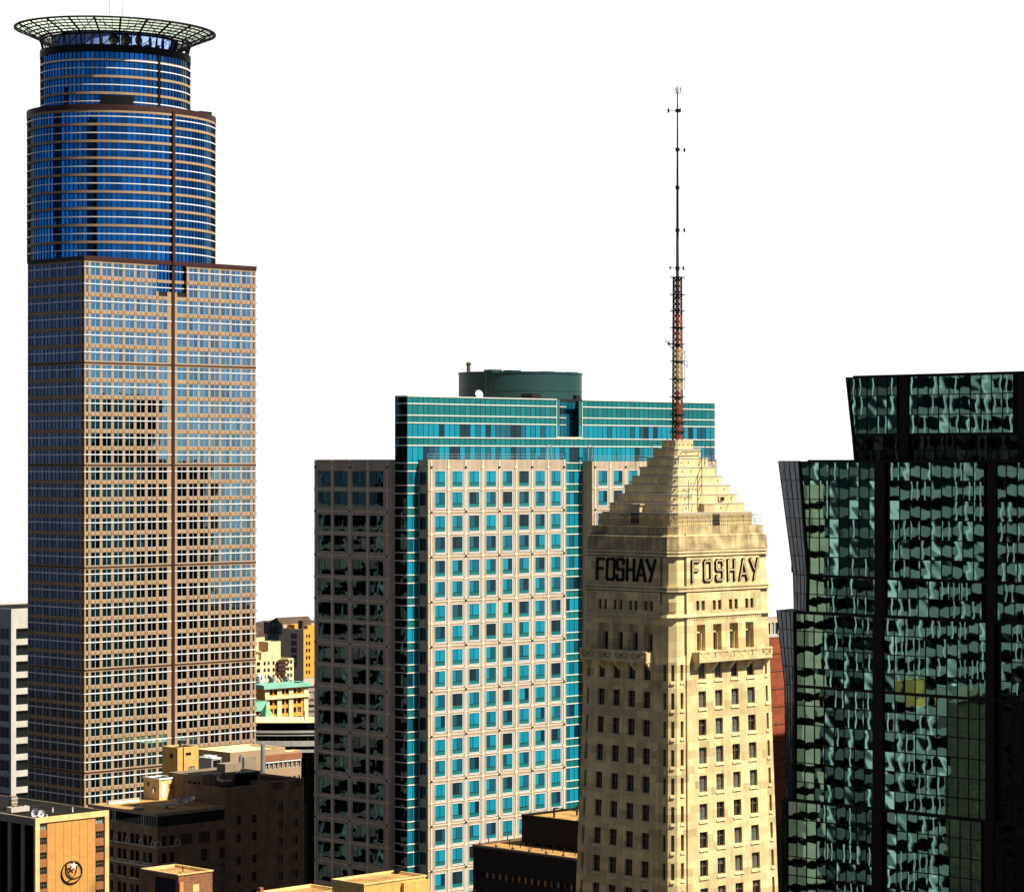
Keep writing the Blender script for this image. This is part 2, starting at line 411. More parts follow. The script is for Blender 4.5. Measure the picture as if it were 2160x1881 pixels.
# ring crown
ZI,ZO,RI,RO=235.6,238.1,17.7,23.35; SEG=72
hg=MB(); hr=MB(); NR=5
for i in range(SEG):
    t0,t1=2*math.pi*(i+.04)/SEG,2*math.pi*(i+.96)/SEG
    for k in range(NR):
        f0,f1=(k+.03)/NR,(k+.97)/NR
        r0,r1=RI+(RO-RI)*f0,RI+(RO-RI)*f1; z0,z1=ZI+(ZO-ZI)*f0,ZI+(ZO-ZI)*f1
        hg.q([(c2x+r0*math.cos(t0),c2y+r0*math.sin(t0),z0),(c2x+r1*math.cos(t0),c2y+r1*math.sin(t0),z1),(c2x+r1*math.cos(t1),c2y+r1*math.sin(t1),z1),(c2x+r0*math.cos(t1),c2y+r0*math.sin(t1),z0)])
CRN=hg.build('crown_glass',canopy_glass,T)
def hp(r,t,dz=0): f=(r-RI)/(RO-RI); return (c2x+r*math.cos(t),c2y+r*math.sin(t),ZI+(ZO-ZI)*f+dz)
for i in range(SEG):
    t=2*math.pi*i/SEG
    big=i%3==0
    hr.beam(hp(RI,t,-.12),hp(RO,t,-.12),.34 if big else .12,.4 if big else .14)
    if big:
        t2=2*math.pi*(i+3)/SEG
        hr.beam(hp(RI,t,-.3),hp(RO,t2,-.3),.14,.14) if i%6==0 else hr.beam(hp(RO,t,-.3),hp(RI,t2,-.3),.14,.14)
        hr.beam((*pol(C2-.6,t),232.0),(*pol(RI,t),ZI),.3,.3)
        hr.beam((*pol(C2-.6,t),232.0),(*pol(RI,t2),ZI),.16,.16)
for k in range(NR+1):
    r=RI+(RO-RI)*k/NR; w=.32 if k in(0,NR) else .09
    hr.ring(c2x,c2y,r-w,r+w,hp(r,0)[2]-.25,hp(r,0)[2]+.1,SEG)
hr.ring(c2x,c2y,RI-.5,RI+.1,ZI-.75,ZI-.45,SEG)
hr.build('crown_frame',black_metal,T)
wl=MB(); wl.ring(c2x,c2y,13.9,14.3,232.2,235.9,64); wl.build('painted_sky_drum',sky_fill_blue,T)  # blue drum added in place of sky seen through the open crown
wl=MB()
for i in range(40):
    t=2*math.pi*i/40; wl.beam((*pol(14.4,t),232.2),(*pol(14.4,t),235.9),.14,.14)
wl.disc(c2x,c2y,14.8,235.95,64)
wl.build('inner_frame',dark_metal,T)
for px in (230,250):
    wl=MB(); t=tocam+.04; p=pol(6,tocam+ (px-240)/40); wl.tube((*p,235.9),(*p,246.5 if px<240 else 245.6),.10,.05,6); wl.build('whip_antenna',steel,T)
wl=MB()
for i in range(4): wl.box(ccx+CR*.83+i*.9-2,ccx+CR*.83+i*.9-1.4,ccy-9,ccy-7,217.2,219.4)
wl.box(ccx+CR*.8-3,ccx+CR*.8+2,ccy-10,ccy-6,217.2,218.1); wl.build('rooftop_equipment',dark_metal,T)
# dishes in the crown
def dish_thing(loc,rz,r,label,mats,group=None,tilt=.35,stand=1.2,cat='satellite dish'):
    o=thing('satellite_dish',label,cat,loc,rz,group)
    d=MB(); n=20; rings=5; ct,st=math.cos(tilt),math.sin(tilt)
    def P(x,z,y): return (x, ct*y+st*z, stand+r*.8+ct*z-st*y)
    for k in range(rings):
        for i in range(n):
            pts=[]
            for (kk,ii) in ((k,i),(k+1,i),(k+1,i+1),(k,i+1)):
                rr=r*kk/rings; t=2*math.pi*ii/n; pts.append(P(rr*math.cos(t),rr*math.sin(t),.3*r*(1-(kk/rings)**2)))
            d.q(pts[:3] if k==0 else pts,0,True)
    d.build('reflector',mats[0],o)
    s_=MB(); s_.tube((0,.2*r,0),(0,.2*r,stand+r*.8),.09*r+.03,None,8); s_.box(-.35*r,.35*r,-.1*r,.55*r,0,.15)
    e=P(0,0,-.75*r); s_.tube(P(0,-.9*r,0),e,.03*r+.01,None,6); s_.tube(e,P(0,0,-.55*r),.1*r,None,8)
    s_.build('mount',mats[1],o); return o
labs=['round black dish first from the left in the ring crown','round black dish second from the left in the ring crown','black dish turned aside, third from the left in the ring crown','black dish turned right, fourth from the left in the ring crown','black dish seen edge on, fifth from the left in the ring crown','black dish half hidden by struts, sixth and last in the ring crown']
for i,px in enumerate((238,264,291,316,343,368)):
    t=angpx(px,15.9,242,148); p=pol(15.9,t); w=Vector((S.X+p[0]*UX+p[1]*VX,S.Y+p[0]*UY+p[1]*VY,232.25))
    dish_thing(w,t+PHI+math.pi/2+(.0 if i<2 else .25*i),1.3,labs[i],[black_metal,black_metal],'dishes inside the tower crown',.05,.55)

# ================================================================ teal and tan office tower
S=Site(859,476); T=building('office_tower','broad tower of tan window grid and teal glass with a round green drum on top',S,cat='office tower')
aT=S.a(1507); bT=3.2; zt=S.z(835.4)
y1=S.b(834); wL=-S.a(822,y1); yL2=S.b(663,-wL)
a0=S.a(882.7); pY=-S.b(902.8,a0); a1=S.a(1194,-pY)
a2=S.a(1228); p2=-S.b(1249,a2); a3=aT-2.0
zr=S.z(969)
gl=MB(); ZL=[143.1,141.1,139.8,137.3,135.9]+[x for k in range(28) for x in (132.9-3.85*k,131.5-3.85*k)]
# levels: (top,bottom,type) type 0 spandrel 1 vision
lev=[(zt,143.1,0),(143.1,141.1,0),(141.1,139.8,0),(139.8,137.3,1),(137.3,135.9,0),(135.9,132.9,1)]
for k in range(28): lev+= [(132.9-3.85*k,131.5-3.85*k,0),(131.5-3.85*k,129.05-3.85*k,1)]
na0,na1,nz0,nz1=S.a(1174),S.a(1227.5),137.5,143.95
def panel(P,s0,s1,hole=None,dark=False,mitems=None,step=1.15):
    n=max(1,round((s1-s0)/step)); ds=(s1-s0)/n
    for (zt_,zb_,ty) in lev:
        for i in range(n):
            a,b=s0+ds*i,s0+ds*(i+1)
            if hole and a>=hole[0]-.3 and b<=hole[1]+.3 and zb_>=hole[2]-.3: continue
            if ty==0: mi=0
            else: mi=random.choices((1,2,3),(.55,.35,.1))[0]
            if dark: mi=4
            t=random.uniform(-.004,.004); u=random.uniform(-.004,.004)
            yield a,b,zt_,zb_,mi,t,u
fr=MB(); wt=MB()
def curtain(P,s0,s1,hole=None,dark=False):
    for a,b,z1,z0,mi,t,u in panel(P,s0,s1,hole,dark):
        gl.q([P(a,z0,t+u),P(b,z0,-t+u),P(b,z1,-t-u),P(a,z1,t-u)],mi)
    n=max(1,round((s1-s0)/1.15)); ds=(s1-s0)/n
    for i in range(n+1):
        a=s0+ds*i; zz=nz0-.1 if hole and hole[0]-.2<a<hole[1]+.2 else zt
        p,q=P(a-.035,0,-.05),P(a+.035,zz,.02); fr.box(p[0],q[0],p[1],q[1],40,zz)
    for z1,z0,ty in lev:
        segs=[(s0,s1)]
        if hole and z1>nz0 +.2: segs=[(s0,hole[0]),(hole[1],s1)]
        for a,b in segs:
            p,q=P(a,0,-.11),P(b,0,.03); wt.box(p[0],q[0],p[1],q[1],z1-.09,z1+.09)
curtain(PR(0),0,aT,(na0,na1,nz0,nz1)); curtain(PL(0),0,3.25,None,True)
gl.build('curtain_wall_glass',[teal,teal2,teal3,teal4,teal_shaded],T); fr.build('mullion',M('mullion_teal',(.004,.05,.055),.5),T); wt.build('sill_line',M('pale_sill',(.66,.69,.60),.5,var=.1),T)
cb=MB(); cb.box(.35,na0-.2,.35,bT,0,zt-.2); cb.box(na1+.2,aT-.1,.35,bT,0,zt-.2); cb.box(na0-.2,na1+.2,.35,bT,0,nz0); cb.box(na0-.2,na1+.2,1.9,bT,nz0,zt-.2); cb.box(.0,aT,0,.5,zt-.2,zt+.12)
cb.box(0,.4,.5,bT,zt-.2,zt+.12)
rw_=MB()
for x_ in (5,12,20,29,38): rw_.box(x_,aT-.15,bT-.5,min(47,S.b(838,x_)),0,zt-.25-.004*x_)
rw_.build('rear_wall',tan,T)
cb.box(.2,16,bT,yL2-.1,0,zr-.5); cb.box(aT-.1,aT,.02,bT,0,zt-.2)
cb.build('core',dark_metal,T)
nb_=MB()
for z in (143.1,141.1,139.8): nb_.box(na0,na0+(na1-na0)*.62,.0+1.7,1.88,z-.08,z+.08)
nb_.box(na0-.1,na1+.1,-.1,.05,nz0-.1,nz0+.1); nb_.box(na1,na1+.14,-.1,.05,nz0,nz1); nb_.box(na0-.12,na0,-.1,.05,nz0,nz1)
nb_.build('recess_trim',cream,T)
nb_=MB()
for i in range(7): x=na0+(na1-na0)*(i+.5)/7; nb_.q([(x-.55,1.86,nz0),(x+.55,1.86,nz0),(x+.55,1.86,nz1),(x-.55,1.86,nz1)])
nb_.build('recess_glass',teal3,T)
# tan blocks
WN=Windows(T,S)
kk=range(13)
rows=[]
for k in kk: rows+= [(128.75-7.71*k,131.5-7.71*k),(125.15-7.71*k,127.87-7.71*k)]
rows=[r for r in rows if r[0]>32]
def mull(): return random.choice(([.5],[.62],[.38],[.34,.67],[.5]))
def teal_window(w,h,v):
    rnd=random.Random(v*77+5); xs=rnd.choice(([.52],[.62],[.4],[.34,.67],[.5])); 
    tops=[rnd.choices((1,2,3),(.54,.30,.16))[0] for _ in range(3)]
    def fn(mb):
        zs=-h/2+h*.27; X=[-w/2]+[-w/2+w*x for x in xs]+[w/2]
        mb.q([(-w/2,0,-h/2),(w/2,0,-h/2),(w/2,0,zs),(-w/2,0,zs)],4)
        for i in range(len(X)-1):
            t=rnd.uniform(-.004,.004); mb.q([(X[i],t,zs),(X[i+1],-t,zs),(X[i+1],-t,h/2),(X[i],t,h/2)],tops[i])
            mb.box(X[i]-.035,X[i]+.035,-.05,.02,zs,h/2,0)
        mb.box(-w/2,w/2,-.05,.02,zs-.04,zs+.04,0)
    return fn
def trims(w,h,side):
    def fn(mb):
        mb.box(-w/2-.04,w/2+.08,-.10,.0,-h/2-.08,-h/2,0); mb.box(-w/2-.04,w/2+.08,-.10,.0,h/2,h/2+.07,0)
        mb.box(-w/2-.04,-w/2,-.10,0,-h/2,h/2,0); mb.box(w/2,w/2+.08,-.10,0,-h/2,h/2,0)
        mb.box(w/2+.30,w/2+.39,-.13,-.06,-h/2-.3,h/2+.3,0); mb.box(-w/2-.04,w/2+.39,-.128,-.06,-h/2-.32,-h/2-.22,0)
        mb.box(w/2+.3,w/2+.46,-.14,-.06,-h/2-.36,-h/2-.18,1)
    return fn
tw=MB(); cs=MB(); bd=MB()
def tan_face(P,kind,y0,s0,s1,cols,divs,ztop,flip=False,glassset=None):
    wall(tw,P,s0,s1,30,ztop,cols,rows,.07)
    pr=lambda a,b,z0,z1,o,mbx: (lambda p,q: mbx.box(p[0],q[0],p[1],q[1],z0,z1))(P(a,0,-o),P(b,0,.02))
    for i,s in enumerate(divs):
        pr(s-.14,s+.14,30,ztop,.10,cs)
    for z in [128.30-7.71*k for k in kk]+[124.45-7.71*k for k in kk]:
        if z>31: pr(s0,s1,z-.08,z+.08,.08,cs)
    for k in kk:
        z=124.45+7.71-7.71*k+.0
        if z>ztop: z=ztop-1.25
        for s in divs[::2]: pr(s-.17,s+.17,z-.17,z+.17,.2,bd)
        for s in divs[1::2]: pr(s-.3,s+.3,z-.25,z+.25,.13,cs)
        for s in divs: pr(s-.28,s+.28,128.3-7.71*k-.24,128.3-7.71*k+.24,.13,cs)
    for a,b in cols:
        for z0,z1 in rows:
            v=random.randrange(14); w,h=b-a,z1-z0
            loc=P((a+b)/2,(z0+z1)/2,.04); rot=ROTR if kind=='R' else ROTL
            gm=[M_mull,teal2,teal3,teal4,teal] if kind=='R' else [M_mull,teal_shaded,teal_shaded,teal_shaded,teal_shaded]
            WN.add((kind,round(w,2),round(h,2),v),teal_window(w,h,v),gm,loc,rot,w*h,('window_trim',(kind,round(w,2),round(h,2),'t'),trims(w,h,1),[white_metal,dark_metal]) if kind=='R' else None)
M_mull=M('window_mullion',(.01,.035,.04),.5)
def cp(x): return x/2.987+640
colsR=[(S.a(cp(x0),-pY),S.a(cp(x1),-pY)) for x0,x1 in ((828,892),(937,1002),(1043,1107),(1150,1212),(1255,1315),(1358,1420),(1460,1520),(1560,1620))]
divsR=[S.a(cp(x),-pY) for x in (805,914,1022,1129,1233,1339,1440,1542,1641)]
tan_face(PR(-pY),'R',-pY,a0,a1,colsR,divsR,zr)
colsL=[(S.b(cp(x1),-wL),S.b(cp(x0),-wL)) for x0,x1 in ((418,503),(310,393),(195,278),(95,172))]
divsL=[S.b(cp(x),-wL) for x in (530,407,295,183,76)]
tan_face(PL(-wL),'L',-wL,y1,yL2,colsL,divsL,zr)
wq=colsR[0][1]-colsR[0][0]; c3=[]
x=a2+(colsR[0][0]-a0); 
pitch=(colsR[7][0]-colsR[0][0])/7
while x+wq<a3-.5: c3.append((x,x+wq)); x+=pitch
tan_face(PR(-p2),'R',-p2,a2,a3,c3,[a2+(divsR[0]-a0)+pitch*i for i in range(len(c3)+1)],zr-.3)
# sides, returns and roofs of the blocks
tw.q([(a0,-pY,30),(a0,.3,30),(a0,.3,zr),(a0,-pY,zr)]); tw.q([(a1,-pY,30),(a1,.3,30),(a1,.3,zr),(a1,-pY,zr)])
tw.q([(a2,-p2,30),(a2,.3,30),(a2,.3,zr-.3),(a2,-p2,zr-.3)]); tw.q([(a3,-p2,30),(a3,.3,30),(a3,.3,zr),(a3,-p2,zr)])
tw.q([(-wL,y1,30),(0,y1,30),(0,y1,zr),(-wL,y1,zr)]); tw.q([(-wL,yL2,30),(0,yL2,30),(0,yL2,zr),(-wL,yL2,zr)])
tw.q([(a0,-pY,zr-.4),(a1,-pY,zr-.4),(a1,.3,zr-.4),(a0,.3,zr-.4)]); tw.q([(a2,-p2,zr-.6),(a3,-p2,zr-.6),(a3,.3,zr-.6),(a2,.3,zr-.6)])
tw.q([(-wL,y1,zr-.4),(.3,y1,zr-.4),(.3,yL2,zr-.4),(-wL,yL2,zr-.4)])
for z0,z1 in rows: tw.box(a0-.03,a0+.1,-pY+.5,-.4,z0+.4,z1-.2,1)
tw.build('wall',[tan,M('side_opening_glass',(.012,.02,.025),.2)],T); cs.build('cream_moulding',cream,T); bd.build('dark_boss',dark_metal,T)
WN.done()
rl=MB()
for lo,hi,y,z in ((a0+.2,a1-.2,-pY+.4,zr),(a2+.2,a3-.2,-p2+.4,zr-.3)):
    n_=int((hi-lo)/1.3)
    for i in range(n_+1): x=lo+(hi-lo)*i/n_; rl.box(x-.03,x+.03,y-.03,y+.03,z,z+1.0)
    for zz in (.5,.98): rl.box(lo,hi,y-.025,y+.025,z+zz-.03,z+zz+.03)
for px,yy,pp in ((1158,-pY,1),(1245,-p2,1)):
    a=S.a(px,yy+.8); 
    for x in (a-.45,a+.45): rl.box(x-.08,x+.08,yy+.75,yy+.9,zr,zr+2.6)
    rl.box(a-.53,a+.53,yy+.75,yy+.9,zr+2.5,zr+2.68)
rl.build('railing',steel,T)
rl=MB()
for i,px in enumerate((1252,1319,1210)): 
    a=S.a(px,-p2+1.2); rl.tube((a,-p2+1.2,zr-.4),(a,-p2+1.2,zr+2.9),.05,None,6); rl.tube((a,-p2+1.2,zr+2.9),(a-.6,-p2+1.2,zr+3.0),.05,None,6)
for px in (1374,1406,1448,1496): a=S.a(px,-p2+2); rl.tube((a,-p2+1.6,zr-.4),(a,-p2+1.6,zr+6+.01*(px%5)),.055,.03,6)
rl.build('roof_pole',bronze,T)
# drum
db=18.0; da=S.a(1098,db); dY=S.depth(da,db); dr=128.5*dY/F; dz=CZ+(HY-783.5)/F*(dY-dr)
d=MB(); d.ring(da,db,dr-.6,dr,zt-.3,dz,96); d.ring(da,db,dr-.7,dr+.12,dz-.25,dz+.05,96,0); d.disc(da,db,dr-.2,dz-.1,96)
d.ring(da,db,dr,dr+.06,dz-3.5,dz-3.4,96)
DR=d.build('roof_drum',drum_green,T)
d=MB(); a_=S.a(996,db-dr+3); d.tube((a_,db-dr+4,dz-.3),(a_,db-dr+4,dz+1.0),.36,None,10); d.tube((a_,db-dr+4,dz+.95),(a_,db-dr+4,dz+1.12),.5,.5,10); d.tube((a_,db-dr+4,dz+1.15),(a_,db-dr+4,dz+1.5),.62,.15,10)
d.build('flue_pipe',bronze,DR)
d=MB()
for px in (1040,1080,1150,1200): a_=S.a(px,db-dr*.4); d.box(a_-1.2,a_+1.2,db-dr*.5,db-dr*.3,dz-.15,dz+.35)
d.build('roof_hatch',drum_green,DR)
d=MB(); a_=S.a(1024,2); d.tube((a_,2,zt-.2),(a_,2,zt+4.3),.13,.1,6); a_=S.a(1033,2); d.tube((a_,2,zt-.2),(a_,2,zt+3.2),.13,.1,6); d.box(S.a(1122,3),S.a(1141,3),3,6,zt-.2,zt+1.1); d.box(S.a(1216,3),S.a(1224,3),3,4,zt-.2,zt+1)
d.build('rooftop_equipment',dark_metal,T)
dish_thing(at(S,S.a(1011,1.5),1.5,zt),PHI-.2,.75,'white dish on the teal glass tower roof in front of the green drum',[white_paint,white_paint],None,.3,.1)
# ================================================================ limestone obelisk tower
SF=Site(1429,403); T=building('stone_tower','tapering yellow limestone tower with stepped pyramid top and its name in tall letters',SF,cat='tower')
HU,HV,TK,ZR=10.1,9.5,.0273,117.0; CH=1.13
hu=lambda z:HU+TK*(ZR-z)
hv=lambda z:HV+TK*(ZR-z)
def fr1(x,y): return (1200+x/3.584,880+y/3.584)
def fr2(x,y): return (1200+x/3.576,1380+y/3.576)
def sR(px,z): return SF.a(px,-hv(z))/hu(z)
def sL(px,z): return SF.b(px,-hu(z))/hv(z)
def FR(o): return lambda s,z,d:(s*hu(z),-hv(z)+d+o,z)
def FL(o): return lambda s,z,d:(-hu(z)+d+o,s*hv(z),z)
zm=98.0
RS=.26   # corner strips sit back
eR=[-1+CH/hu(zm), sR(fr2(893,0)[0],zm)]; eR+=[-eR[1],-eR[0]]
eL=[-1+CH/hv(zm), sL(fr2(678,0)[0],zm)]; eL+=[-eL[1],-eL[0]]
ztop=[104.57-3.97*k for k in range(13)]
rows=[(z-2.32,z) for z in ztop]
colR=[tuple(sR(fr2(x,0)[0],zm) for x in c) for c in ((979,1036),(1104,1160),(1228,1283),(1349,1405))]
colL=[tuple(sorted(sL(fr2(x,0)[0],zm) for x in c)) for c in ((213,266),(325,381),(440,497),(555,612))]
stR=[(sR(fr2(852,0)[0],zm),sR(fr2(874,0)[0],zm)),(-.935,-.935)]
w_=stR[0][1]-stR[0][0]; stR=[stR[0],(sR(fr2(1497,0)[0],zm),sR(fr2(1514,0)[0],zm))]
stL=[tuple(sorted(sL(fr2(x,0)[0],zm) for x in c)) for c in ((697,722),)]; stL.append(tuple(sorted(sL(fr2(x,0)[0],zm) for x in (122,139))))
nichR=[tuple(sR(fr1(x,0)[0],108) for x in c) for c in ((968,1032),(1092,1155),(1216,1281),(1337,1398))]
nichL=[tuple(sorted(sL(fr1(x,0)[0],108) for x in c)) for c in ((220,297),(333,408),(449,520),(563,633))]
smR=[tuple(sR(fr1(x,0)[0],112.7) for x in c) for c in ((963,986),(1003,1028),(1088,1111),(1128,1153),(1210,1235),(1252,1277),(1333,1356),(1372,1395))]
smL=[tuple(sorted(sL(fr1(x,0)[0],112.7) for x in c)) for c in ((222,246),(262,287),(335,360),(378,402),(452,476),(492,518),(567,592),(610,635))]
WT=MB(); ZC=106.3; ZG=0
WN=Windows(T,SF)
fosh_frames=[bronze,pane_dark,pane_curtain,pane_pale]
def fwin(w,h,v,shade=False):
    rnd=random.Random(v*13+3)
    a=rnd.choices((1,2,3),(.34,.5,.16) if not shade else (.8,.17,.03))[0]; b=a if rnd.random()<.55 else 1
    def fn(mb):
        zs=h*.12
        for x0,x1 in ((-w/2,0),(0,w/2)):
            mb.q([(x0,0,-h/2),(x1,0,-h/2),(x1,0,zs),(x0,0,zs)],b); mb.q([(x0,.05,zs),(x1,.05,zs),(x1,.05,h/2),(x0,.05,h/2)],a)
        for x in (-w/2,0,w/2): mb.box(x-.055,x+.055,-.07,.06,-h/2,h/2,0)
        for z in (-h/2,zs,h/2): mb.box(-w/2,w/2,-.06,.07,z-.05,z+.05,0)
    return fn
def fsill(w,h):
    def fn(mb):
        mb.hexa([(-w/2-.12,-.62,-h/2-.42),(w/2+.12,-.62,-h/2-.42),(w/2+.12,-.3,-h/2-.42),(-w/2-.12,-.3,-h/2-.42),(-w/2-.12,-.5,-h/2-.05),(w/2+.12,-.5,-h/2-.05),(w/2+.12,.02,-h/2+.02),(-w/2-.12,.02,-h/2+.02)])
    return fn
def fface(kind,o,e0,e1,cols,rws,z0,z1,d=.45,sill=True):
    P=(FR if kind=='R' else FL)(o); half=hu if kind=='R' else hv
    wall(WT,P,e0,e1,z0,z1,cols,rws,d)
    for a,b in cols:
        for r0,r1 in rws:
            if r0<z0 or r1>z1 : continue
            zc=(r0+r1)/2; w=round((b-a)*half(zc),2)
            if abs(a)>.999: continue
            v=random.randrange(12)
            loc=P((a+b)/2,zc,d-.03)
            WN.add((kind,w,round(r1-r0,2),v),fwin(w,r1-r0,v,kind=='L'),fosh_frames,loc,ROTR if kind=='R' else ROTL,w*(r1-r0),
                   ('sill',(w,'s',round(r1-r0,2)),fsill(w,r1-r0),[lime_plain]) if sill else None)
# shaft below the balconies
fface('R',0,eR[1],eR[2],colR,rows,30,ZC); fface('L',0,eL[1],eL[2],colL,rows,30,ZC)
fface('R',RS,eR[0],eR[1],stR[:1],rows,30,ZC); fface('R',RS,eR[2],eR[3],stR[1:],rows,30,ZC)
fface('L',RS,eL[0],eL[1],stL[:1],rows,30,ZC); fface('L',RS,eL[2],eL[3],stL[1:],rows,30,ZC)
# upper floors
fface('R',0,eR[1],eR[2],nichR,[(106.3,110.0)],ZC,111.3,1.15,False); fface('L',0,eL[1],eL[2],nichL,[(106.3,110.0)],ZC,111.3,1.15,False)
fface('R',0,eR[1],eR[2],smR,[(112.0,113.4)],111.3,114.4,.4,False); fface('L',0,eL[1],eL[2],smL,[(112.0,113.4)],111.3,114.4,.4,False)
for kind,e,P in (('R',eR,FR),('L',eL,FL)):
    wall(WT,P(0),e[1],e[2],114.4,120.6)
    for k in (0,2): wall(WT,P(RS),e[k],e[k+1],ZC,120.6)
    wall(WT,P(0),e[1],e[2],0,30); 
    for k in (0,2): wall(WT,P(RS),e[k],e[k+1],0,30)
    for k in (1,2): # little returns where the strips sit back
        WT.q([P(0)(e[k],0,0),P(RS)(e[k],0,0),P(RS)(e[k],120.6,0),P(0)(e[k],120.6,0)])
# chamfer with its narrow windows
def chP(t,z,d):
    x0,y0=(-1+CH/hu(zm))*hu(z),-hv(z)+RS; x1,y1=-hu(z)+RS,(-1+CH/hv(zm))*hv(z)
    nx,ny=.707,.707
    return (x0+(x1-x0)*t+nx*d,y0+(y1-y0)*t+ny*d,z)
wall(WT,chP,0,1,0,120.6,[(.30,.66)],rows,.42)
chw=math.hypot(*(chP(0,zm,0)[i]-chP(1,zm,0)[i] for i in (0,1)))*.36
for r0,r1 in rows:
    v=random.randrange(6); zc=(r0+r1)/2
    WN.add(('C',v),fwin(chw,2.32,v),fosh_frames,chP(.48,zc,.38),-math.pi/4,chw*2.3,('sill',('C','s'),fsill(chw*.9,2.32),[lime_plain]))
# plain rear faces
z0,z1=0,120.6
def cor(sx,sy,z): return (sx*hu(z),sy*hv(z),z)
def ch8(z):
    a,b=hu(z),hv(z); ea,eb_=a*(1-CH/hu(zm)),b*(1-CH/hv(zm))
    return [(ea,-b+RS,z),(a-RS,-eb_,z),(a-RS,eb_,z),(ea,b-RS,z),(-ea,b-RS,z),(-a+RS,eb_,z)]
for i in range(5):
    p,q=ch8(z0),ch8(z1); WT.q([p[i],p[i+1],q[i+1],q[i]])
WT.build('wall',lime,T)
WN.done()
# niche back walls frame: lintel panels above the tall windows
for P,cols in ((FR(0),nichR),(FL(0),nichL)):
    for a,b in cols:
        nb_=MB(); p,q=P(a,108.75,.85),P(b,109.98,1.2); nb_.box(p[0],q[0],p[1],q[1],108.75,109.98)
        m0=(b-a)*.16
        for u,v in ((a,a+m0),(b-m0,b)):
            p,q=P(u,106.3,.6),P(v,108.75,1.2); nb_.box(p[0],q[0],p[1],q[1],106.3,108.75)
        nb_.build('niche_surround',lime_plain,T)
# mouldings
mo=MB(); dk=MB()
def course(mb,z0,z1,o,o2=None):
    """horizontal band round the building with chamfered corners"""
    for z in (0,):
        c=CH*1.0; h1,h2=hu(z0)+o,hv(z0)+o
        pts=[(-h1+c,-h2),(h1-c,-h2),(h1,-h2+c),(h1,h2-c),(h1-c,h2),(-h1+c,h2),(-h1,h2-c),(-h1,-h2+c)]
        i1=[(x*(1-.9/h1),y*(1-.9/h2)) for x,y in pts]; n=8
        h1b=o2 if o2 is not None else o
        sc_=[((x/h1)*(h1+h1b-o),(y/h2)*(h2+h1b-o)) for x,y in pts]
        for i in range(n):
            j=(i+1)%n
            mb.q([(*pts[i],z0),(*pts[j],z0),(*sc_[j],z1),(*sc_[i],z1)])
            mb.q([(*pts[i],z0),(*pts[j],z0),(*i1[j],z0),(*i1[i],z0)]); mb.q([(*sc_[i],z1),(*sc_[j],z1),(*i1[j],z1),(*i1[i],z1)])
for zb,zt_ in ((119.72,120.02),(120.2,120.5),(114.75,115.05),(115.22,115.52)): course(mo,zb,zt_,.16)
course(mo,111.15,111.55,.22,.05)
for z in (119.6,120.12,114.62,115.13): course(dk,z,z+.13,.035)  # dark bands painted in as the shade between the string courses
mo.build('string_course',lime_plain,T); dk.build('painted_groove_shade',dark_metal,T)
# carved frieze under the small windows
mo=MB()
for P,e in ((FR(0),eR),(FL(0),eL)):
    n_=34
    for i in range(n_):
        s=e[1]+(e[2]-e[1])*(i+.5)/n_; p=P(s-.009,110.75,-.1); q=P(s+.009,111.0,.05); mo.box(p[0],q[0],p[1],q[1],110.72,110.98)
for i in range(6):
    p=chP(.12+.15*i,112,-.08); q=chP(.12+.15*i,113.4,-.08); mo.beam((p[0],p[1],112.0),(q[0],q[1],113.4),.1,.1)
mo.build('frieze',lime_plain,T)
# cornice ledge and parapet, weather-stained
mo=MB()
course(mo,120.6,122.5,.12,-.05); course(mo,122.5,122.75,.05,-.25); 
def tier(mb,h1,h2,z0,z1,c=.0):
    c=c or min(h1,h2)*.09
    pts=[(-h1+c,-h2),(h1-c,-h2),(h1,-h2+c),(h1,h2-c),(h1-c,h2),(-h1+c,h2),(-h1,h2-c),(-h1,-h2+c)]; n=8
    for i in range(n):
        j=(i+1)%n; mb.q([(*pts[i],z0),(*pts[j],z0),(*pts[j],z1),(*pts[i],z1)])
    mb.q([(*p,z1) for p in pts])
tier(mo,9.55,8.98,122.6,123.9,CH*.95)
mo.build('parapet',lime_stain,T)
mo=MB(); pp=MB()
for i in range(9):
    h=1.74+.785*i; zz=136.25-1.297*i
    tier(mo,h*1.03,h*.98,zz-1.6 if i<8 else 123.5,zz,.16+h*.085)
    if i: tier(pp,h*1.03+.06,h*.98+.06,zz-.12,zz+.02,.16+h*.085)
mo.build('stepped_pyramid',lime_plain,T); pp.build('pyramid_coping',pale_trim,T)
# vents, dormers and pipes on the steps
pp=MB()
for i in range(9):
    h=1.74+.785*i; zz=136.25-1.297*i
    for s in (-.72,-.3,.25,.7):
        if random.random()<.6: pp.box(s*h-.07,s*h+.07,-h*.98-.1,-h*.98+.1,zz-.75,zz-.6)
        if random.random()<.45: pp.box(-h*1.03-.1,-h*1.03+.1,s*h-.07,s*h+.07,zz-.8,zz-.65)
    x=-h*1.03+.45; y=-h*.98-.02
    pp.box(x-.35,x-.15,y+.2,y+.4,zz-.8,zz-.6)
pp.build('vent',dark_metal,T)
def step(px,py,i): # point on the lit side of step i
    h=1.74+.785*i; return SF.a(px,-h*.98)
d=MB()
h8=1.74+.785*8; x=SF.a(fr1(1060,0)[0],-h8*.98); d.box(x-1.0,x+1.0,-h8*.98-.05,-h8*.98+1.2,125.9,127.0); d.box(x-1.25,x+1.25,-h8*.98-.12,-h8*.98+1.3,127.0,127.15); d.build('dormer',lime_plain,T)
d=MB(); y=SF.b(fr1(500,0)[0],-h8*1.03); d.box(-h8*1.03-.05,-h8*1.03+1.2,y-1,y+1,125.9,126.9); d.box(-h8*1.03-.12,-h8*1.03+1.3,y-1.25,y+1.25,126.9,127.05); d.build('dormer',lime_plain,T)
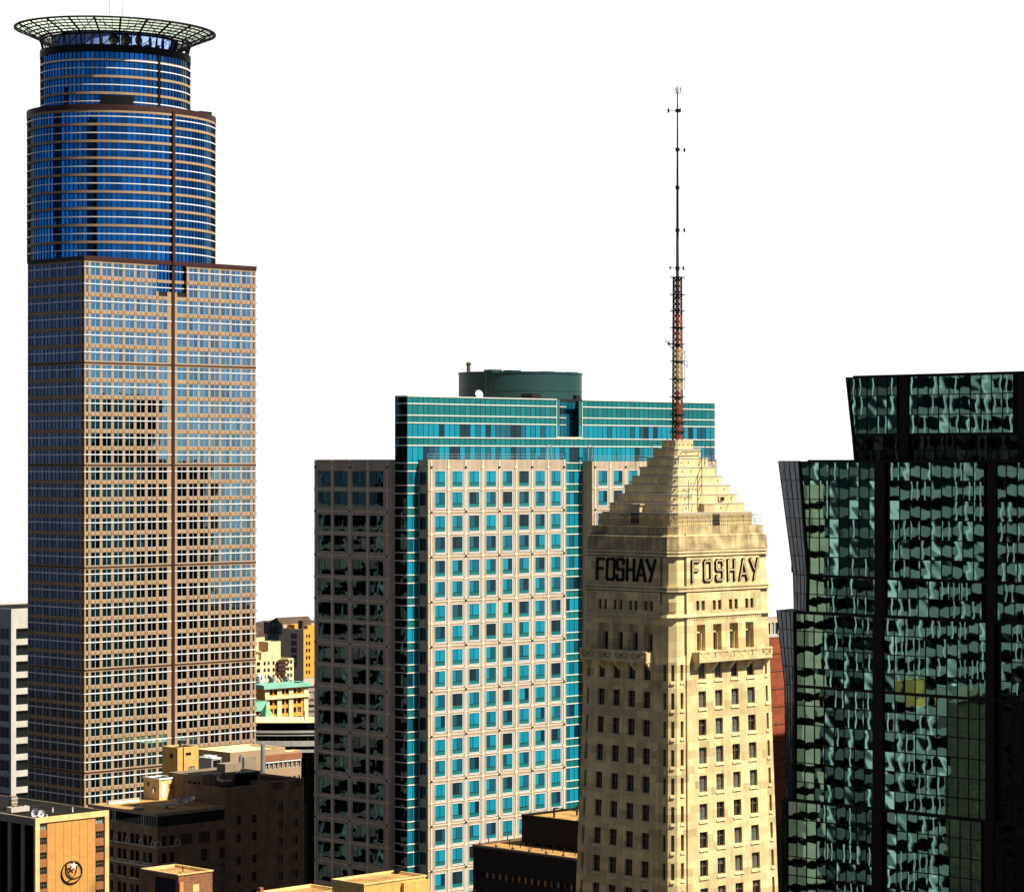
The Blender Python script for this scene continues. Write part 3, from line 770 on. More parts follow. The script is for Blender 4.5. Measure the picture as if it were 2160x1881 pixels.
h6=1.74+.785*6; d=MB(); x=SF.a(fr1(1145,0)[0],-h6*.98); d.box(x-.45,x+.45,-h6*.98-.25,-h6*.98+.3,127.4,128.1); d.build('vent_hood',lime_plain,T)
d=MB(); x=SF.a(fr1(1112,0)[0],-h8*.98); d.box(x-.7,x+.7,-h8*.98-.06,-h8*.98+.1,123.95,125.6); d.build('roof_door',dark_metal,T); d=MB()
x=SF.a(fr1(1150,0)[0],-h6*.98); d.box(x-.38,x+.38,-h6*.98-.32,-h6*.98-.2,127.5,128.0); d.build('vent_grille',dark_metal,T); d=MB()
y=SF.b(fr1(500,0)[0],-h8*1.03); d.box(-h8*1.03-.1,-h8*1.03,y-.8,y+.8,124.2,125.7)
d.build('roof_door',dark_metal,T)
d=MB()
def pipe(pts,r=.055,mi=0):
    for p,q in zip(pts[:-1],pts[1:]): d.tube(p,q,r,None,6,mi)
def onR(x,y,i,off=.12):
    px,py=fr1(x,y); h=1.74+.785*i; a=SF.a(px,-h*.98-off); return (a,-h*.98-off,SF.z(py,a,-h*.98-off))
def onL(x,y,i,off=.12):
    px,py=fr1(x,y); h=1.74+.785*i; b=SF.b(px,-h*1.03-off); return (-h*1.03-off,b,SF.z(py,-h*1.03-off,b))
pipe([onR(852,262,1,.5),onR(1005,258,1,.5),onR(1005,580,6,.3)],.07); pipe([onR(830,290,2),onR(830,360,3)]); pipe([onR(1028,215,1),onR(1025,370,4)],.05)
pipe([onR(905,475,7),onR(905,705,8,.3)],.05); pipe([onR(972,440,7),onR(972,705,8,.3)],.06); pipe([onR(975,430,5),onR(930,560,7),onR(925,640,8)],.04); pipe([onR(855,500,6),onR(960,500,6)],.04); pipe([onR(858,545,7),onR(975,545,7)],.04); pipe([onR(1232,590,7),onR(1232,650,8)],.05)
pipe([onL(690,195,1,.3),onL(620,195,1,.3),onL(620,300,3,.3)],.06); pipe([onL(590,300,3),onL(507,300,4,.5),onL(507,440,5,.5)],.06); pipe([onL(745,150,1,.3),onL(745,300,2,.6)],.06); pipe([onL(345,690,8,.2),onL(345,640,8,.2),onL(380,600,7,.2)],.06)
for (x,y,i) in ((1078,320,3),(1070,250,3)): pipe([onR(x,y+40,i),onR(x,y-60,i)],.035)
d.build('pipework',dark_metal,T)
# hooped safety rail on the parapet
d=MB()
for side in ('R','L'):
    n_=46
    for i in range(n_+1):
        s=-.93+1.86*i/n_; pts=[]
        for k in range(6):
            t=k/5*math.pi*.55; o=.75-.75*math.cos(t)*1.0; zz=123.95+1.55*math.sin(t)
            pts.append((s*9.3,-8.95+.2+o,zz) if side=='R' else (-9.5+.2+o,s*8.8,zz))
        for p,q in zip(pts[:-1],pts[1:]): d.beam(p,q,.022 if i%6 else .06,.022 if i%6 else .06)
    for k in range(1,6):
        t=k/5*math.pi*.55; o=.75-.75*math.cos(t); zz=123.95+1.55*math.sin(t)
        a,b=((-8.7,-8.75+o,zz),(8.7,-8.75+o,zz)) if side=='R' else ((-9.3+o,-8.2,zz),(-9.3+o,8.2,zz))
        d.beam(a,b,.04)
d.build('safety_rail',bronze,T)
# lettering
GL={'F':[[(0,0),(0,1),(1,1)],[(0,.53),(.8,.53)]],'O':[[(.14,0),(.86,0),(1,.07),(1,.93),(.86,1),(.14,1),(0,.93),(0,.07),(.14,0)]],
'S':[[(0,.2),(0,.07),(.14,0),(.86,0),(1,.07),(1,.44),(.86,.51),(.14,.51),(0,.58),(0,.93),(.14,1),(.86,1),(1,.93),(1,.8)]],
'H':[[(0,0),(0,1)],[(1,0),(1,1)],[(0,.5),(1,.5)]],'A':[[(0,0),(.5,1),(1,0)],[(.16,.27),(.84,.27)]],'Y':[[(0,1),(.47,.5)],[(1,1),(.42,0)]]}
def letters(kind,spans,z0,z1):
    P=FR(0) if kind=='R' else FL(0)
    for ch,(xa,xb) in zip('FOSHAY',spans):
        L1=MB(); 
        f=sR if kind=='R' else sL
        s0,s1=f(fr1(xa,0)[0],118),f(fr1(xb,0)[0],118)
        nrm=(0,-1,0) if kind=='R' else (-1,0,0)
        for st in GL[ch]:
            for p,q in zip(st[:-1],st[1:]):
                A,B=[Vector(P(s0+(s1-s0)*u,z0+(z1-z0)*v,-.12)) for u,v in (p,q)]
                e=(B-A).normalized()*.2
                L1.beam(A-e,B+e,.42 if kind=='R' else .36,.24,0,nrm)
                if kind=='R':
                    off=Vector(nrm)*.10; L1.beam(A+off-e*.3,B+off+e*.3,.17,.1,1,nrm)
        L1.build('letter',[black_metal,lime_plain],T)
letters('R',[(928,978),(1019,1067),(1109,1156),(1199,1246),(1284,1341),(1368,1422)],116.25,119.0)
letters('L',[(219,264),(293,346),(369,416),(445,496),(518,583),(592,656)],116.25,119.15)
# balconies
def balcony(kind,xa,xb):
    P=(FR if kind=='R' else FL)(0); f=sR if kind=='R' else sL; h=hu if kind=='R' else hv
    s0,s1=sorted((f(xa,105.5),f(xb,105.5))); b=MB(); pj=1.45
    def bx(u,v,z0,z1,d0,d1): p,q=P(u,105.5,d0),P(v,105.5,d1); b.box(p[0],q[0],p[1],q[1],z0,z1)
    bx(s0,s1,104.75,104.98,-pj,.05); bx(s0,s1,104.98,105.2,-pj,-pj+.22); bx(s0,s1,106.1,106.35,-pj-.05,-pj+.27)
    for e in (s0,s1-.02): bx(e,e+.02,104.98,106.2,-pj,.0)
    n_=4; du=(s1-s0)/n_
    for i in range(n_+1):
        u=s0+du*i; bx(max(s0,u-.035),min(s1,u+.035),105.15,106.2,-pj+.02,-pj+.22)
        if i<n_:
            for k in range(2):
                ua,ub=u+.035+(du-.07)*k/2,u+.035+(du-.07)*(k+1)/2
                for (za,zb) in ((105.2,106.1),(106.1,105.2)):
                    b.beam(P(ua,za,-pj+.12),P(ub,zb,-pj+.12),.13,.16)
                b.beam(P((ua+ub)/2,105.2,-pj+.12),P((ua+ub)/2,106.1,-pj+.12),.08,.1)
    B=b.build('balcony',lime_plain,T)
    for i in range(5):
        b=MB()
        u=s0+.04+(s1-s0-.08)*i/4; w=.028
        p=[P(u-w,104.75,.02),P(u+w,104.75,.02),P(u+w,104.75,-pj+.25),P(u-w,104.75,-pj+.25),P(u-w,103.5,.02),P(u+w,103.5,.02),P(u+w,104.3,-pj+.6),P(u-w,104.3,-pj+.6)]
        b.hexa([p[4],p[5],p[6],p[7],p[0],p[1],p[2],p[3]]); b.build('bracket',lime_plain,B)
balcony('R',fr2(930,0)[0],fr2(1482,0)[0]); balcony('L',fr1(137,0)[0],fr1(640,0)[0])
d=MB()
x=eR[1]; 
for o,kind in ((.12,'R'),):
    z=123.9
    pts=[FR(RS)(eR[1]-.012,zz,-.14) for zz in (106,110,114,118,123)]
    for p,q in zip(pts[:-1],pts[1:]): d.tube(p,q,.09,None,6)
    pts=[FL(RS)(eL[1]-.02,zz,-.1) for zz in (113,116,120,122.6)]
    for p,q in zip(pts[:-1],pts[1:]): d.tube(p,q,.08,None,6)
d.build('downpipe',bronze,T)
# mast ---------------------------------------------------------------
mst=thing('radio_mast','red and cream lattice radio mast tapering to a thin pole on the pyramid top',  'mast',(SF.X,SF.Y,136.27),PHI)
def zp(py): return (HY-py)/F*403+CZ-136.27
zt=zp(585); 
secs=[(0,zp(824),red_paint),(zp(824),zp(735),cream_paint),(zp(735),zp(660),red_paint),(zp(660),zt,rust)]
hw0,hw1=.50,.42
def hw(z): return hw0+(hw1-hw0)*z/zt
for z0,z1,mt in secs:
    b=MB(); n_=max(2,round((z1-z0)/.8)); dz=(z1-z0)/n_
    for sx,sy in ((-1,-1),(1,-1),(1,1),(-1,1)):
        b.beam((sx*hw(z0),sy*hw(z0),z0),(sx*hw(z1),sy*hw(z1),z1),.22)
    for i in range(n_):
        za,zb=z0+dz*i,z0+dz*(i+1)
        c=[(-1,-1),(1,-1),(1,1),(-1,1)]
        for k in range(4):
            p,q=c[k],c[(k+1)%4]
            if i%2: p,q=q,p
            b.beam((p[0]*hw(za),p[1]*hw(za),za),(q[0]*hw(zb),q[1]*hw(zb),zb),.15); b.beam((q[0]*hw(za),q[1]*hw(za),za),(p[0]*hw(zb),p[1]*hw(zb),zb),.12); b.beam((p[0]*hw(zb),p[1]*hw(zb),zb),(q[0]*hw(zb),q[1]*hw(zb),zb),.08)
    b.build('lattice_section',mt,mst)
b=MB(); b.tube((0,0,0),(0,0,zt),.26,None,8)
b.tube((.1,.15,0),(.1,.15,zt),.06,None,6); b.build('cable_run',black_metal,mst)
for py in (585,622,656,691,726,762,800,837,874,891,911): 
    z=zp(py); b=MB(); b.box(-.8,.8,-.8,.8,z-.07,z+.06); b.build('ring_plate',black_metal,mst)
b=MB(); zz=[zt-.05,zp(500),zp(398),zp(320),zp(235),zp(196)]; rr=[.235,.2,.17,.13,.1,.08]
mp=[]
for i in range(5): b.tube((0,0,zz[i]),(0,0,zz[i+1]),rr[i],rr[i+1],10,0 if i==0 else 1)
for py in (234,316,396,486,566): b.tube((0,0,zp(py)-.25),(0,0,zp(py)+.25),.3,None,8,1)
b.build('pole',[rust,black_metal],mst)
def arm(py,side,L,size):
    z=zp(py); a=MB(); dx,dy=side*.66,side*-.75   # square to the line of sight
    dx,dy=(side*math.cos(-PHI),side*math.sin(-PHI))
    a.beam((0,0,z),(dx*L,dy*L,z),.07); a.tube((dx*L,dy*L,z-size),(dx*L,dy*L,z+size),.11,None,6); a.tube((dx*L*.93,dy*L*.93,z-.2),(dx*L*.93,dy*L*.93,z+.25),.1,None,6)
    a.build('side_antenna',black_metal,mst)
arm(234,-1,1.35,.32);arm(233,1,.42,.3);arm(317,1,1.05,.3);arm(486,1,1.05,.3);arm(566,1,.9,.3);arm(565,-1,1.1,.14);arm(725,-1,1.3,.25)
b=MB(); b.tube((0,0,zp(198)),(0,0,zp(178)),.05,None,6)
for t in range(5):
    c,s=math.cos(t*1.256),math.sin(t*1.256); b.tube((0,0,zp(199)),(c*.5,s*.5,zp(195)),.035,None,5); b.tube((c*.5,s*.5,zp(195)),(c*.55,s*.55,zp(184)),.05,None,5)
b.tube((0,0,zp(196)),(0,0,zp(186)),.16,None,8); b.build('crown_antenna',steel,mst)
b=MB(); cdx,cdy=math.cos(-PHI),math.sin(-PHI)
b.tube((.5*cdx,.5*cdy,zp(716)),(1.5*cdx,1.5*cdy,zp(772)),.035,None,5); b.tube((0,0,zp(765)),(1.15*cdx,1.15*cdy,zp(740)),.05,None,5); b.tube((1.0*cdx,1.0*cdy,zp(752)),(1.0*cdx,1.0*cdy,zp(822)),.04,None,5); b.tube((-.7*cdx,-.7*cdy,zp(736)),(-1.75*cdx,-1.75*cdy,zp(717)),.06,None,5); b.tube((.6*cdx,.6*cdy,zp(762)),(1.55*cdx,1.55*cdy,zp(775)),.05,None,5)
b.build('stay_antenna',black_metal,mst)

# ================================================================ dark green mirror tower at the right
S=Site(1687,635); T=building('glass_tower','dark green mirror glass tower with slanted corners, black piers and wavy banded reflections',S,cat='glass tower')
br=S.b(2420); ez=lambda py,b=0: S.z(py,0,b)
def eb(px): return S.b(px)
fd=(.38,.925)
def fl(px_edge,px_sil):   # facet length from edge pixel to silhouette pixel
    b0=eb(px_edge); r=(px_sil-CX)/F; X,Y=S.X+b0*VX,S.Y+b0*VY; dx,dy=fd[0]*UX+fd[1]*VX,fd[0]*UY+fd[1]*VY
    return (r*Y-X)/(dx-r*dy)
tiers=[(ez(972.5),ez(1213),1687,1704.7,1642,1673,0.),(ez(1213),ez(1291),1704.7,1703,1673,1675,0.),(ez(1291),ez(1446),1680,1682,1642,1659,-.6),(ez(1446),ez(1687),1682,1681,1659,1662,-.6),(ez(1687),0,1667,1667,1657,1657,-1.0)]
MUL=MB(); BLK=MB()
WN=Windows(T,S)
rnd=random.Random(3)
def pil_pane(w,h,v):
    r=random.Random(v); amp=r.choice((-1,1,1))*r.uniform(.0022,.0062); tx,tz=r.uniform(-.003,.003),r.uniform(-.0018,.0018); ph=r.uniform(-1,1); k=8
    def fn(mb):
        n=len(mb.v)
        for j in range(k+1):
            for i in range(k+1):
                x,z=i/k*2-1,j/k*2-1
                y=amp*(1-x*x)*(1-.25*z*z)+tx*x*w/2+tz*z*h/2+.0007*math.sin(4*z+ph*6+2*x)
                mb.v.append((x*w/2,y,z*h/2))
        for j in range(k):
            for i in range(k):
                a=n+j*(k+1)+i; mb.f.append((a,a+1,a+k+2,a+k+1)); mb.m.append(0); mb.smooth.add(len(mb.f)-1)
    return fn
PW=S.b(1800)-S.b(1821.2); PH_=4.23
pil=[(eb(1868),eb(1846)),(eb(2103),eb(2084))]
def face(x0,zt_,zb_,bt,bb,nrows=None,dark=lambda z:False,pils=pil):
    nr=max(1,round((zt_-zb_)/PH_)) ; dz=(zt_-zb_)/nr
    for r_ in range(nr):
        z1=zt_-dz*r_; z0=z1-dz; tm=((z0+z1)/2-zb_)/(zt_-zb_) if zt_>zb_ else 0
        b1=max(bt,bb)+.0; b_=br
        be=bb+(bt-bb)*tm
        n_=int((b1-br)/PW)
        for i in range(n_):
            hi=b1-PW*i; lo=hi-PW; mid=(hi+lo)/2
            if any(p0-.2<mid<p1+.2 for p0,p1 in pils): continue
            if lo>be: continue
            hi_=min(hi,be+ .02)
            if hi_-lo<.4: continue
            w=hi_-lo-.02; v=rnd.randrange(40)
            key=(round(w,1),round(dz,2),v)
            zc=(z0+z1)/2
            WN.add(key,pil_pane(round(w,1),dz,v),[black_glass if dark(zc) else green_mirror] ,(x0,(hi_+lo)/2,zc),ROTL,w*dz)
        if r_: MUL.box(x0-.10,x0+.05,br,be,z1-.11,z1+.11)
    n_=int((max(bt,bb)-br)/PW)
    for i in range(n_+1):
        b=max(bt,bb)-PW*i
        tc_=0 if abs(bt-bb)<1e-6 else (b-bb)/(bt-bb)
        lo_,hi2=(zb_,zt_) if b<=min(bt,bb) else ((zb_+(zt_-zb_)*tc_,zt_) if bt>bb else (zb_,zb_+(zt_-zb_)*tc_))
        MUL.box(x0-.13,x0+.05,b-.09,b+.09,lo_,hi2)
    for p0,p1 in pils: BLK.box(x0-.3,x0+.6,p0,p1,zb_,zt_)
    BLK.box(x0-.18,x0+.4,br,min(bt,bb),zt_-.35,zt_+.3)
    BLK.beam((x0-.1,bt,zt_),(x0-.1,bb,zb_),.5,.5)
fac=MB(); roof=MB()
depth=11.0
for (z1,z0,et,eb_,st,sb_,xo) in tiers:
    bt,bb=eb(et),eb(eb_); lt,lb=fl(et,st),fl(eb_,sb_)
    face(xo,z1,z0,bt,bb)
    P=lambda f,t:( xo+fd[0]*(lb+(lt-lb)*t)*f, bb+(bt-bb)*t+fd[1]*(lb+(lt-lb)*t)*f, z0+(z1-z0)*t)
    nf=4; nz=max(1,round((z1-z0)/PH_))
    for i in range(nf):
        for j in range(nz):
            e=[random.uniform(-.03,.03) for _ in range(4)]
            q=[P(i/nf,j/nz),P((i+1)/nf,j/nz),P((i+1)/nf,(j+1)/nz),P(i/nf,(j+1)/nz)]
            fac.q([(p[0]+ee,p[1],p[2]) for p,ee in zip(q,e)],0)
    for i in range(nf+1): MUL.beam(P(i/nf,0),P(i/nf,1),.16)
    for j in range(nz+1): MUL.beam(P(0,j/nz),P(1,j/nz),.16)
    A,B=P(1,0),P(1,1)
    fac.q([A,B,(depth,B[1]+2,z1),(depth,A[1]+2,z0)],1)
    roof.q([(xo+.05,br,z1-.3),(xo+.05,bt,z1-.3),(P(1,1)[0],P(1,1)[1],z1-.3),(depth,P(1,1)[1]+2,z1-.3),(depth,br,z1-.3)])
    roof.q([(depth,br,z0),(depth,br,z1-.3),(depth,P(1,1)[1]+2,z1-.3),(depth,P(1,1)[1]+2,z0)])
    roof.q([(xo+.3,br,z0),(depth,br,z0),(depth,br,z1-.3),(xo+.3,br,z1-.3)])
    roof.q([(xo+.5,br,z0),(xo+.5,min(bt,bb),z0),(xo+.5,min(bt,bb),z1-.3),(xo+.5,br,z1-.3)])
roof.box(22,45,br,-30,0,132.4)  # unseen rear wing, added to throw shade on the red building
roof.box(10.5,22,br,-30,0,132.3)
# set back upper storeys
xu=5.0; zu1=S.z(797.5,xu,0); zu0=S.z(972,xu,0); zband=S.z(918,xu,0)
bu_t,bu_b=S.b(1787,xu),S.b(1806,xu)
PU=[(S.b(1917,xu),S.b(1899,xu)),(S.b(2165,xu),S.b(2148,xu))]
zz=zband; bm=bu_t+(bu_b-bu_t)*(zu1-zband)/(zu1-zu0)
face(xu,zu1,zband,bu_t,bm,pils=PU); face(xu,zband,zu0-1,bm,bu_b,dark=lambda z:True,pils=PU)
fac.q([(xu,bu_b,zu0),(xu+2.2,bu_b+1.9,zu0),(xu+2.2,bu_t+2.4,zu1),(xu,bu_t,zu1)],0)
fac.q([(xu+2.2,bu_b+1.9,zu0),(11,bu_b+3,zu0),(11,bu_t+3,zu1),(xu+2.2,bu_t+2.4,zu1)],1)
roof.q([(xu+.1,br,zu1-.2),(xu+.1,bu_t,zu1-.2),(11,bu_t+3,zu1-.2),(11,br,zu1-.2)]); roof.q([(11,br,zu0),(11,br,zu1),(11,bu_t+3,zu1),(11,bu_b+3,zu0)]); roof.q([(xu+.5,br,zu0),(xu+.5,bu_b,zu0),(xu+.5,bu_b,zu1-.2),(xu+.5,br,zu1-.2)])
roof.q([(xu,br,zu0),(11,br,zu0),(11,br,zu1),(xu,br,zu1)])
WN.done()
fac.build('corner_facet',[navy_glass,black_glass],T); MUL.build('mullion',black_metal,T); BLK.build('dark_pier',black_metal,T); roof.build('core',black_metal,T)
# ================================================================ lower and farther buildings
GW=[dark_metal,pane_dark,pane_curtain,pane_pale]
class Bldg:
    """plain block on the street grid: sunlit front y=0, shaded front x=0, openings cut in both"""
    def __init__(s,name,label,px,D,group=None,cat='building'):
        s.S=Site(px,D); s.T=building(name,label,s.S,group,cat); s.wm=MB(); s.W_=Windows(s.T,s.S)
    def block(s,x0,x1,y0,y1,z0,z1,colsR=(),rowsR=(),colsL=(),rowsL=(),d=.3,mi=0,roof=1,par=.5,frames=None,wk=(.7,.25,.05),xs=[.5],zs=[],rear=None):
        frames=frames or GW
        wall(s.wm,PR(y0),x0,x1,z0,z1,colsR,rowsR,d,mi); wall(s.wm,PL(x0),y0,y1,z0,z1,colsL,rowsL,d,mi)
        s.wm.q([(x1,y0,z0),(x1,y1,z0),(x1,y1,z1),(x1,y0,z1)],mi if rear is None else rear); s.wm.q([(x0,y1,z0),(x1,y1,z0),(x1,y1,z1),(x0,y1,z1)],mi)
        t=.3
        s.wm.q([(x0,y0,z1-par),(x1,y0,z1-par),(x1,y1,z1-par),(x0,y1,z1-par)],roof)
        for p in ((x0,x1,y0,y0+t),(x0,x1,y1-t,y1),(x0,x0+t,y0+t,y1-t),(x1-t,x1,y0+t,y1-t)):   # parapet tops and inner faces
            s.wm.q([(p[0],p[2],z1),(p[1],p[2],z1),(p[1],p[3],z1),(p[0],p[3],z1)],2)
        for q in ([(x0+t,y0+t),(x1-t,y0+t)],[(x1-t,y0+t),(x1-t,y1-t)],[(x1-t,y1-t),(x0+t,y1-t)],[(x0+t,y1-t),(x0+t,y0+t)]):
            s.wm.q([(*q[0],z1-par),(*q[1],z1-par),(*q[1],z1),(*q[0],z1)],2)
        for kind,cols,rws,P,rot in (('R',colsR,rowsR,PR(y0),ROTR),('L',colsL,rowsL,PL(x0),ROTL)):
            for a,b in cols:
                for r0,r1 in rws:
                    w,h=round(b-a,2),round(r1-r0,2); v=random.choices((1,2,3),wk)[0]
                    s.W_.add((w,h,v,tuple(m.name for m in frames)),lights(w,h,xs,zs,.08,[v]),frames,P((a+b)/2,(r0+r1)/2,d-.02),rot,w*h)
    def fin(s,mats):
        s.W_.done(); return s.wm.build('wall',mats,s.T)
def steps(z,h,pitch,n): return [(z-h-pitch*i,z-pitch*i) for i in range(n)]
# ---- pale concrete block at the left edge
B=Bldg('office_building','pale grey concrete block with dark window bands behind the tallest tower',24,720)
S=B.S; z=S.z(1284); rw=steps(S.z(1326),2.75,4.28,18)
B.block(0,26,0,30,0,z,[(1.35,12.4),(12.9,25)],rw,[(.9,12),(12.5,29)],rw,d=.8,xs=[.2,.4,.6,.8],frames=[dark_metal,pane_dark,pane_dark,pane_dark])
B.wm.box(-.12,1.1,-.12,.75,0,z-1.2,0)
B.fin([grey_conc,tar,grey_conc])
# ---- orange brick block with the emblem
B=Bldg('office_building','orange brick block with cream frame and round star emblem on its front',73,430)
S=B.S; W=S.a(228); L=40; z=S.z(1725)
cw=[(S.a(82.6),S.a(98.4)),(S.a(201.6),S.a(218.7))]; rw=steps(S.z(1734.5,1.5),1.1,2.30,9)
fw_=cw[0][0]
B.wm.box(.02,W-.02,.25,L-.02,0,z-.14,0)
B.W_.list=[]
for i,(a,b) in enumerate(cw):
    for j,(r0,r1) in enumerate(rw):
        B.W_.add(('w',j==0,j%3),lights(b-a,r1-r0,[.33,.66],[.5],.06,[2 if j==0 else 1]),[bronze,pane_dark,pane_pale],((a+b)/2,.20,(r0+r1)/2),0,2)
B.wm.build('wall',tar,B.T); B.W_.done()
m_=MB()
m_.box(0,fw_-.05,-.25,.25,0,z); m_.box(cw[1][1]+.08,W,-.25,.25,0,z); m_.box(fw_-.05,cw[1][1]+.08,-.25,.25,z-.85,z)
m_.build('stone_frame',frame_stone,B.T)
m_=MB(); m_.box(-.02,.5,.25,L,z-1.2,z-.02); m_.box(W-.2,W,.25,L,z-1.0,z-.06); m_.box(.5,W-.2,L-.3,L,z-1,z-.06); m_.build('parapet',brown_stone,B.T)
m_=MB(); x0,x1=cw[0][1]+.06,cw[1][0]-.06; n_=6
for i in range(n_): a=x0+(x1-x0)*i/n_; m_.box(a+.02,x0+(x1-x0)*(i+1)/n_-.02,-.06,.24,0,z-.9)
m_.build('brick_panel',orange_brick,B.T)
for a,b in cw:
    for j,(r0,r1) in enumerate(rw): m_=MB(); m_.box(a,b,.0,.24,r0-1.2,r0-.02); m_.build('spandrel',rust_brick,B.T)
m_=MB(); k=0
for b0 in (0.9,4.7,8.3,12,15.7): m_.box(-.25,.1,b0+1.9,b0+2.6,0,z-1.2)
m_.build('side_pier',brown_stone,B.T)
m_=MB()
for b0 in (0.4,3.5,7.3,10.9,14.6): m_.q([(-.02,b0,0),(-.02,b0+2.3,0),(-.02,b0+2.3,z-1.2),(-.02,b0,z-1.2)])
m_.build('side_glazing',black_glass,B.T)
# emblem: ring, crossing bands and a star
cx,cz,r=S.a(150),S.z(1838.4,S.a(150)),1.74
e=MB(); n_=48
for i in range(n_):
    t0,t1=2*math.pi*i/n_,2*math.pi*(i+1)/n_; w0=.11+.06*max(0,math.cos(t0+2.3)); 
    e.beam((cx+1.03*r*math.cos(t0),-.2,cz+r*math.sin(t0)),(cx+1.03*r*math.cos(t1),-.2,cz+r*math.sin(t1)),w0,.16,0,(0,-1,0))
def arc(pts,w=.065):
    pr=None
    for i in range(17):
        t=i/16; p=[(1-t)**2*a+2*t*(1-t)*b+t*t*c for a,b,c in zip(*pts)]
        if pr: e.beam((cx+pr[0]*r,-.18,cz+pr[1]*r),(cx+p[0]*r,-.18,cz+p[1]*r),w*(1.25-.5*abs(t-.5)),.12,0,(0,-1,0))
        pr=p
arc([(-.55,.78),(-.80,-.25),(.02,-.58)]); arc([(-.55,.75),(-.42,-.05),(.02,-.5)],.05); arc([(.5,.8),(.62,-.1),(.02,-.55)]); arc([(.02,-.58),(.5,-.62),(.85,-.4)]); arc([(.02,-.55),(-.2,-.75),(-.6,-.8)]); arc([(.55,.8),(.42,.1),(.4,.0)],.04)
e.build('emblem',black_metal,B.T)
st=MB(); sx,sz=cx+.06*r,cz+.58*r
pts=[(sx+(.40 if i%2==0 else .17)*r*math.sin(i*math.pi/5+.1),sz+(.40 if i%2==0 else .17)*r*math.cos(i*math.pi/5+.1)) for i in range(10)]
st.q([(x,-.60,zz) for x,zz in pts]); 
for i in range(10): j=(i+1)%10; st.q([(pts[i][0],-.60,pts[i][1]),(pts[j][0],-.60,pts[j][1]),(pts[j][0],-.5,pts[j][1]),(pts[i][0],-.5,pts[i][1])])
st.tube((sx,-.5,sz),(sx,.0,sz),.06)
st.build('emblem_star',white_paint,B.T)
TZ=z-.14
def rooftop(name,label,cat,loc,mk,group=None,rot=PHI):
    o=thing(name,label,cat,loc,rot,group); mk(o); return o
dish_thing(at(S,S.a(74,1.2),1.2,TZ),R(-25),.72,'larger white dish at the front corner of the orange brick roof',[white_paint,dark_metal],None,.3,.25)
dish_thing(at(S,S.a(87,.9),.9,TZ),R(-5),.6,'smaller white dish beside the larger one at the orange brick roof corner',[white_paint,dark_metal],None,.3,.15)
def vent(h,r):
    def mk(o):
        m_=MB(); m_.tube((0,0,0),(0,0,h),r,None,10); m_.build('flue',white_paint,o); m_=MB(); m_.tube((0,0,h),(0,0,h+.12),r*1.5,r*.5,10); m_.build('cap',steel,o)
    return mk
rooftop('roof_vent','thin white vent pipe at the back of the orange brick roof','vent',at(S,S.a(111,5.5),5.5,TZ),vent(.65,.11))
rooftop('roof_vent','thin white vent pipe near the right edge of the orange brick roof','vent',at(S,S.a(153,3.2),3.2,TZ),vent(.7,.11))
rooftop('roof_vent','short white vent stub right of the two dishes on the orange brick roof','vent',at(S,S.a(98.5,1.0),1.0,TZ),vent(.35,.14))
def acu(o):
    m_=MB(); m_.box(-1.6,1.6,-.7,.7,.2,1.0); m_.build('casing',pale_trim,o)
    m_=MB()
    for x in (-1.3,1.3): m_.box(x-.1,x+.1,-.6,.6,0,.2)
    for x in (-.8,.0,.8): m_.tube((x,0,1.0),(x,0,1.12),.3,None,12)
    m_.build('fan_and_feet',dark_metal,o)
rooftop('air_conditioner','long pinkish air conditioner beside the louvred stack on the dark orange-brick roof','air conditioner',at(S,S.a(38,9),9,TZ),acu)
def stackunit(o):
    m_=MB(); m_.box(-.5,.5,-.5,.5,0,2.2); m_.build('casing',brown_stone,o); m_=MB()
    for zz in (.5,1.1,1.7): m_.box(-.56,.56,-.56,.56,zz,zz+.2)
    m_.build('louvre',pale_trim,o)
rooftop('vent_stack','square louvred stack on the dark orange-brick roof','vent',at(S,S.a(27,13),13,TZ),stackunit)

# ---- shaded brown block with penthouses
def z5(x,y): return (200+x/4.2875,1560+y/4.2875)
B=Bldg('office_building','shaded brown brick block with black glazed top storey, medallions and a cluttered stepped roof',332,545); S=B.S
zr_=S.z(1715); at0=S.a(474); at1=S.a(566); at2=S.a(643); L=S.b(205)+2
zt1=S.z(1661.5,at0); zt2=S.z(1649,at1)
def aR(x): return S.a(z5(x,0)[0])
def bL(x): return S.b(z5(x,0)[0])
zk=lambda y,x:S.z(z5(0,y)[1],aR(x))
zkl=lambda y,x:S.z(z5(0,y)[1],0,bL(x))
cl0=zk(790,575)   # foot of the glazed storey
r1=(zk(962,628),zk(868,628)); r2=(zk(1120,628),zk(1022,628)); pt=r1[1]-r2[1]
colL=[tuple(sorted((bL(a),bL(b)))) for a,b in ((520,485),(470,437),(400,366),(355,320),(285,252),(240,206),(165,140))]
rl_=[(r1[0]-pt*i,r1[1]-pt*i) for i in range(7)]
B.block(0,at0,0,L,0,cl0,[(aR(605),aR(650)),(aR(675),aR(720))],rl_,colL,rl_,d=.35,wk=(.85,.12,.03))
wide=[(aR(780),aR(872)),(aR(945),aR(1037)),(aR(1105),aR(1170))]
for a,b in wide:
    B.W_.add(('wide',round(b-a,2)),lights(b-a,2.0,[.5],[],.1,[1]),GW,((a+b)/2,-.03,(zk(940,825)+zk(848,825))/2),0,4)
for a,b in ((aR(965),aR(1010)),(aR(1130),aR(1170))):
    for i in range(4): B.W_.add(('nar',),lights(1.1,2.2,[.5],[.5],.08,[1]),GW,((a+b)/2,-.03,zk(1035,990)-pt*i),0,2.2)
cl=[(aR(1282),aR(1322)),(aR(1420),aR(1465))]
rr=[(zk(765,1300)-3.55*i-1.0*(i>1),zk(690,1300)-3.55*i-1.0*(i>1)) for i in range(9)]
B.block(at0,at1,0,18,0,zt1,cl,rr,d=.3,wk=(.85,.12,.03))
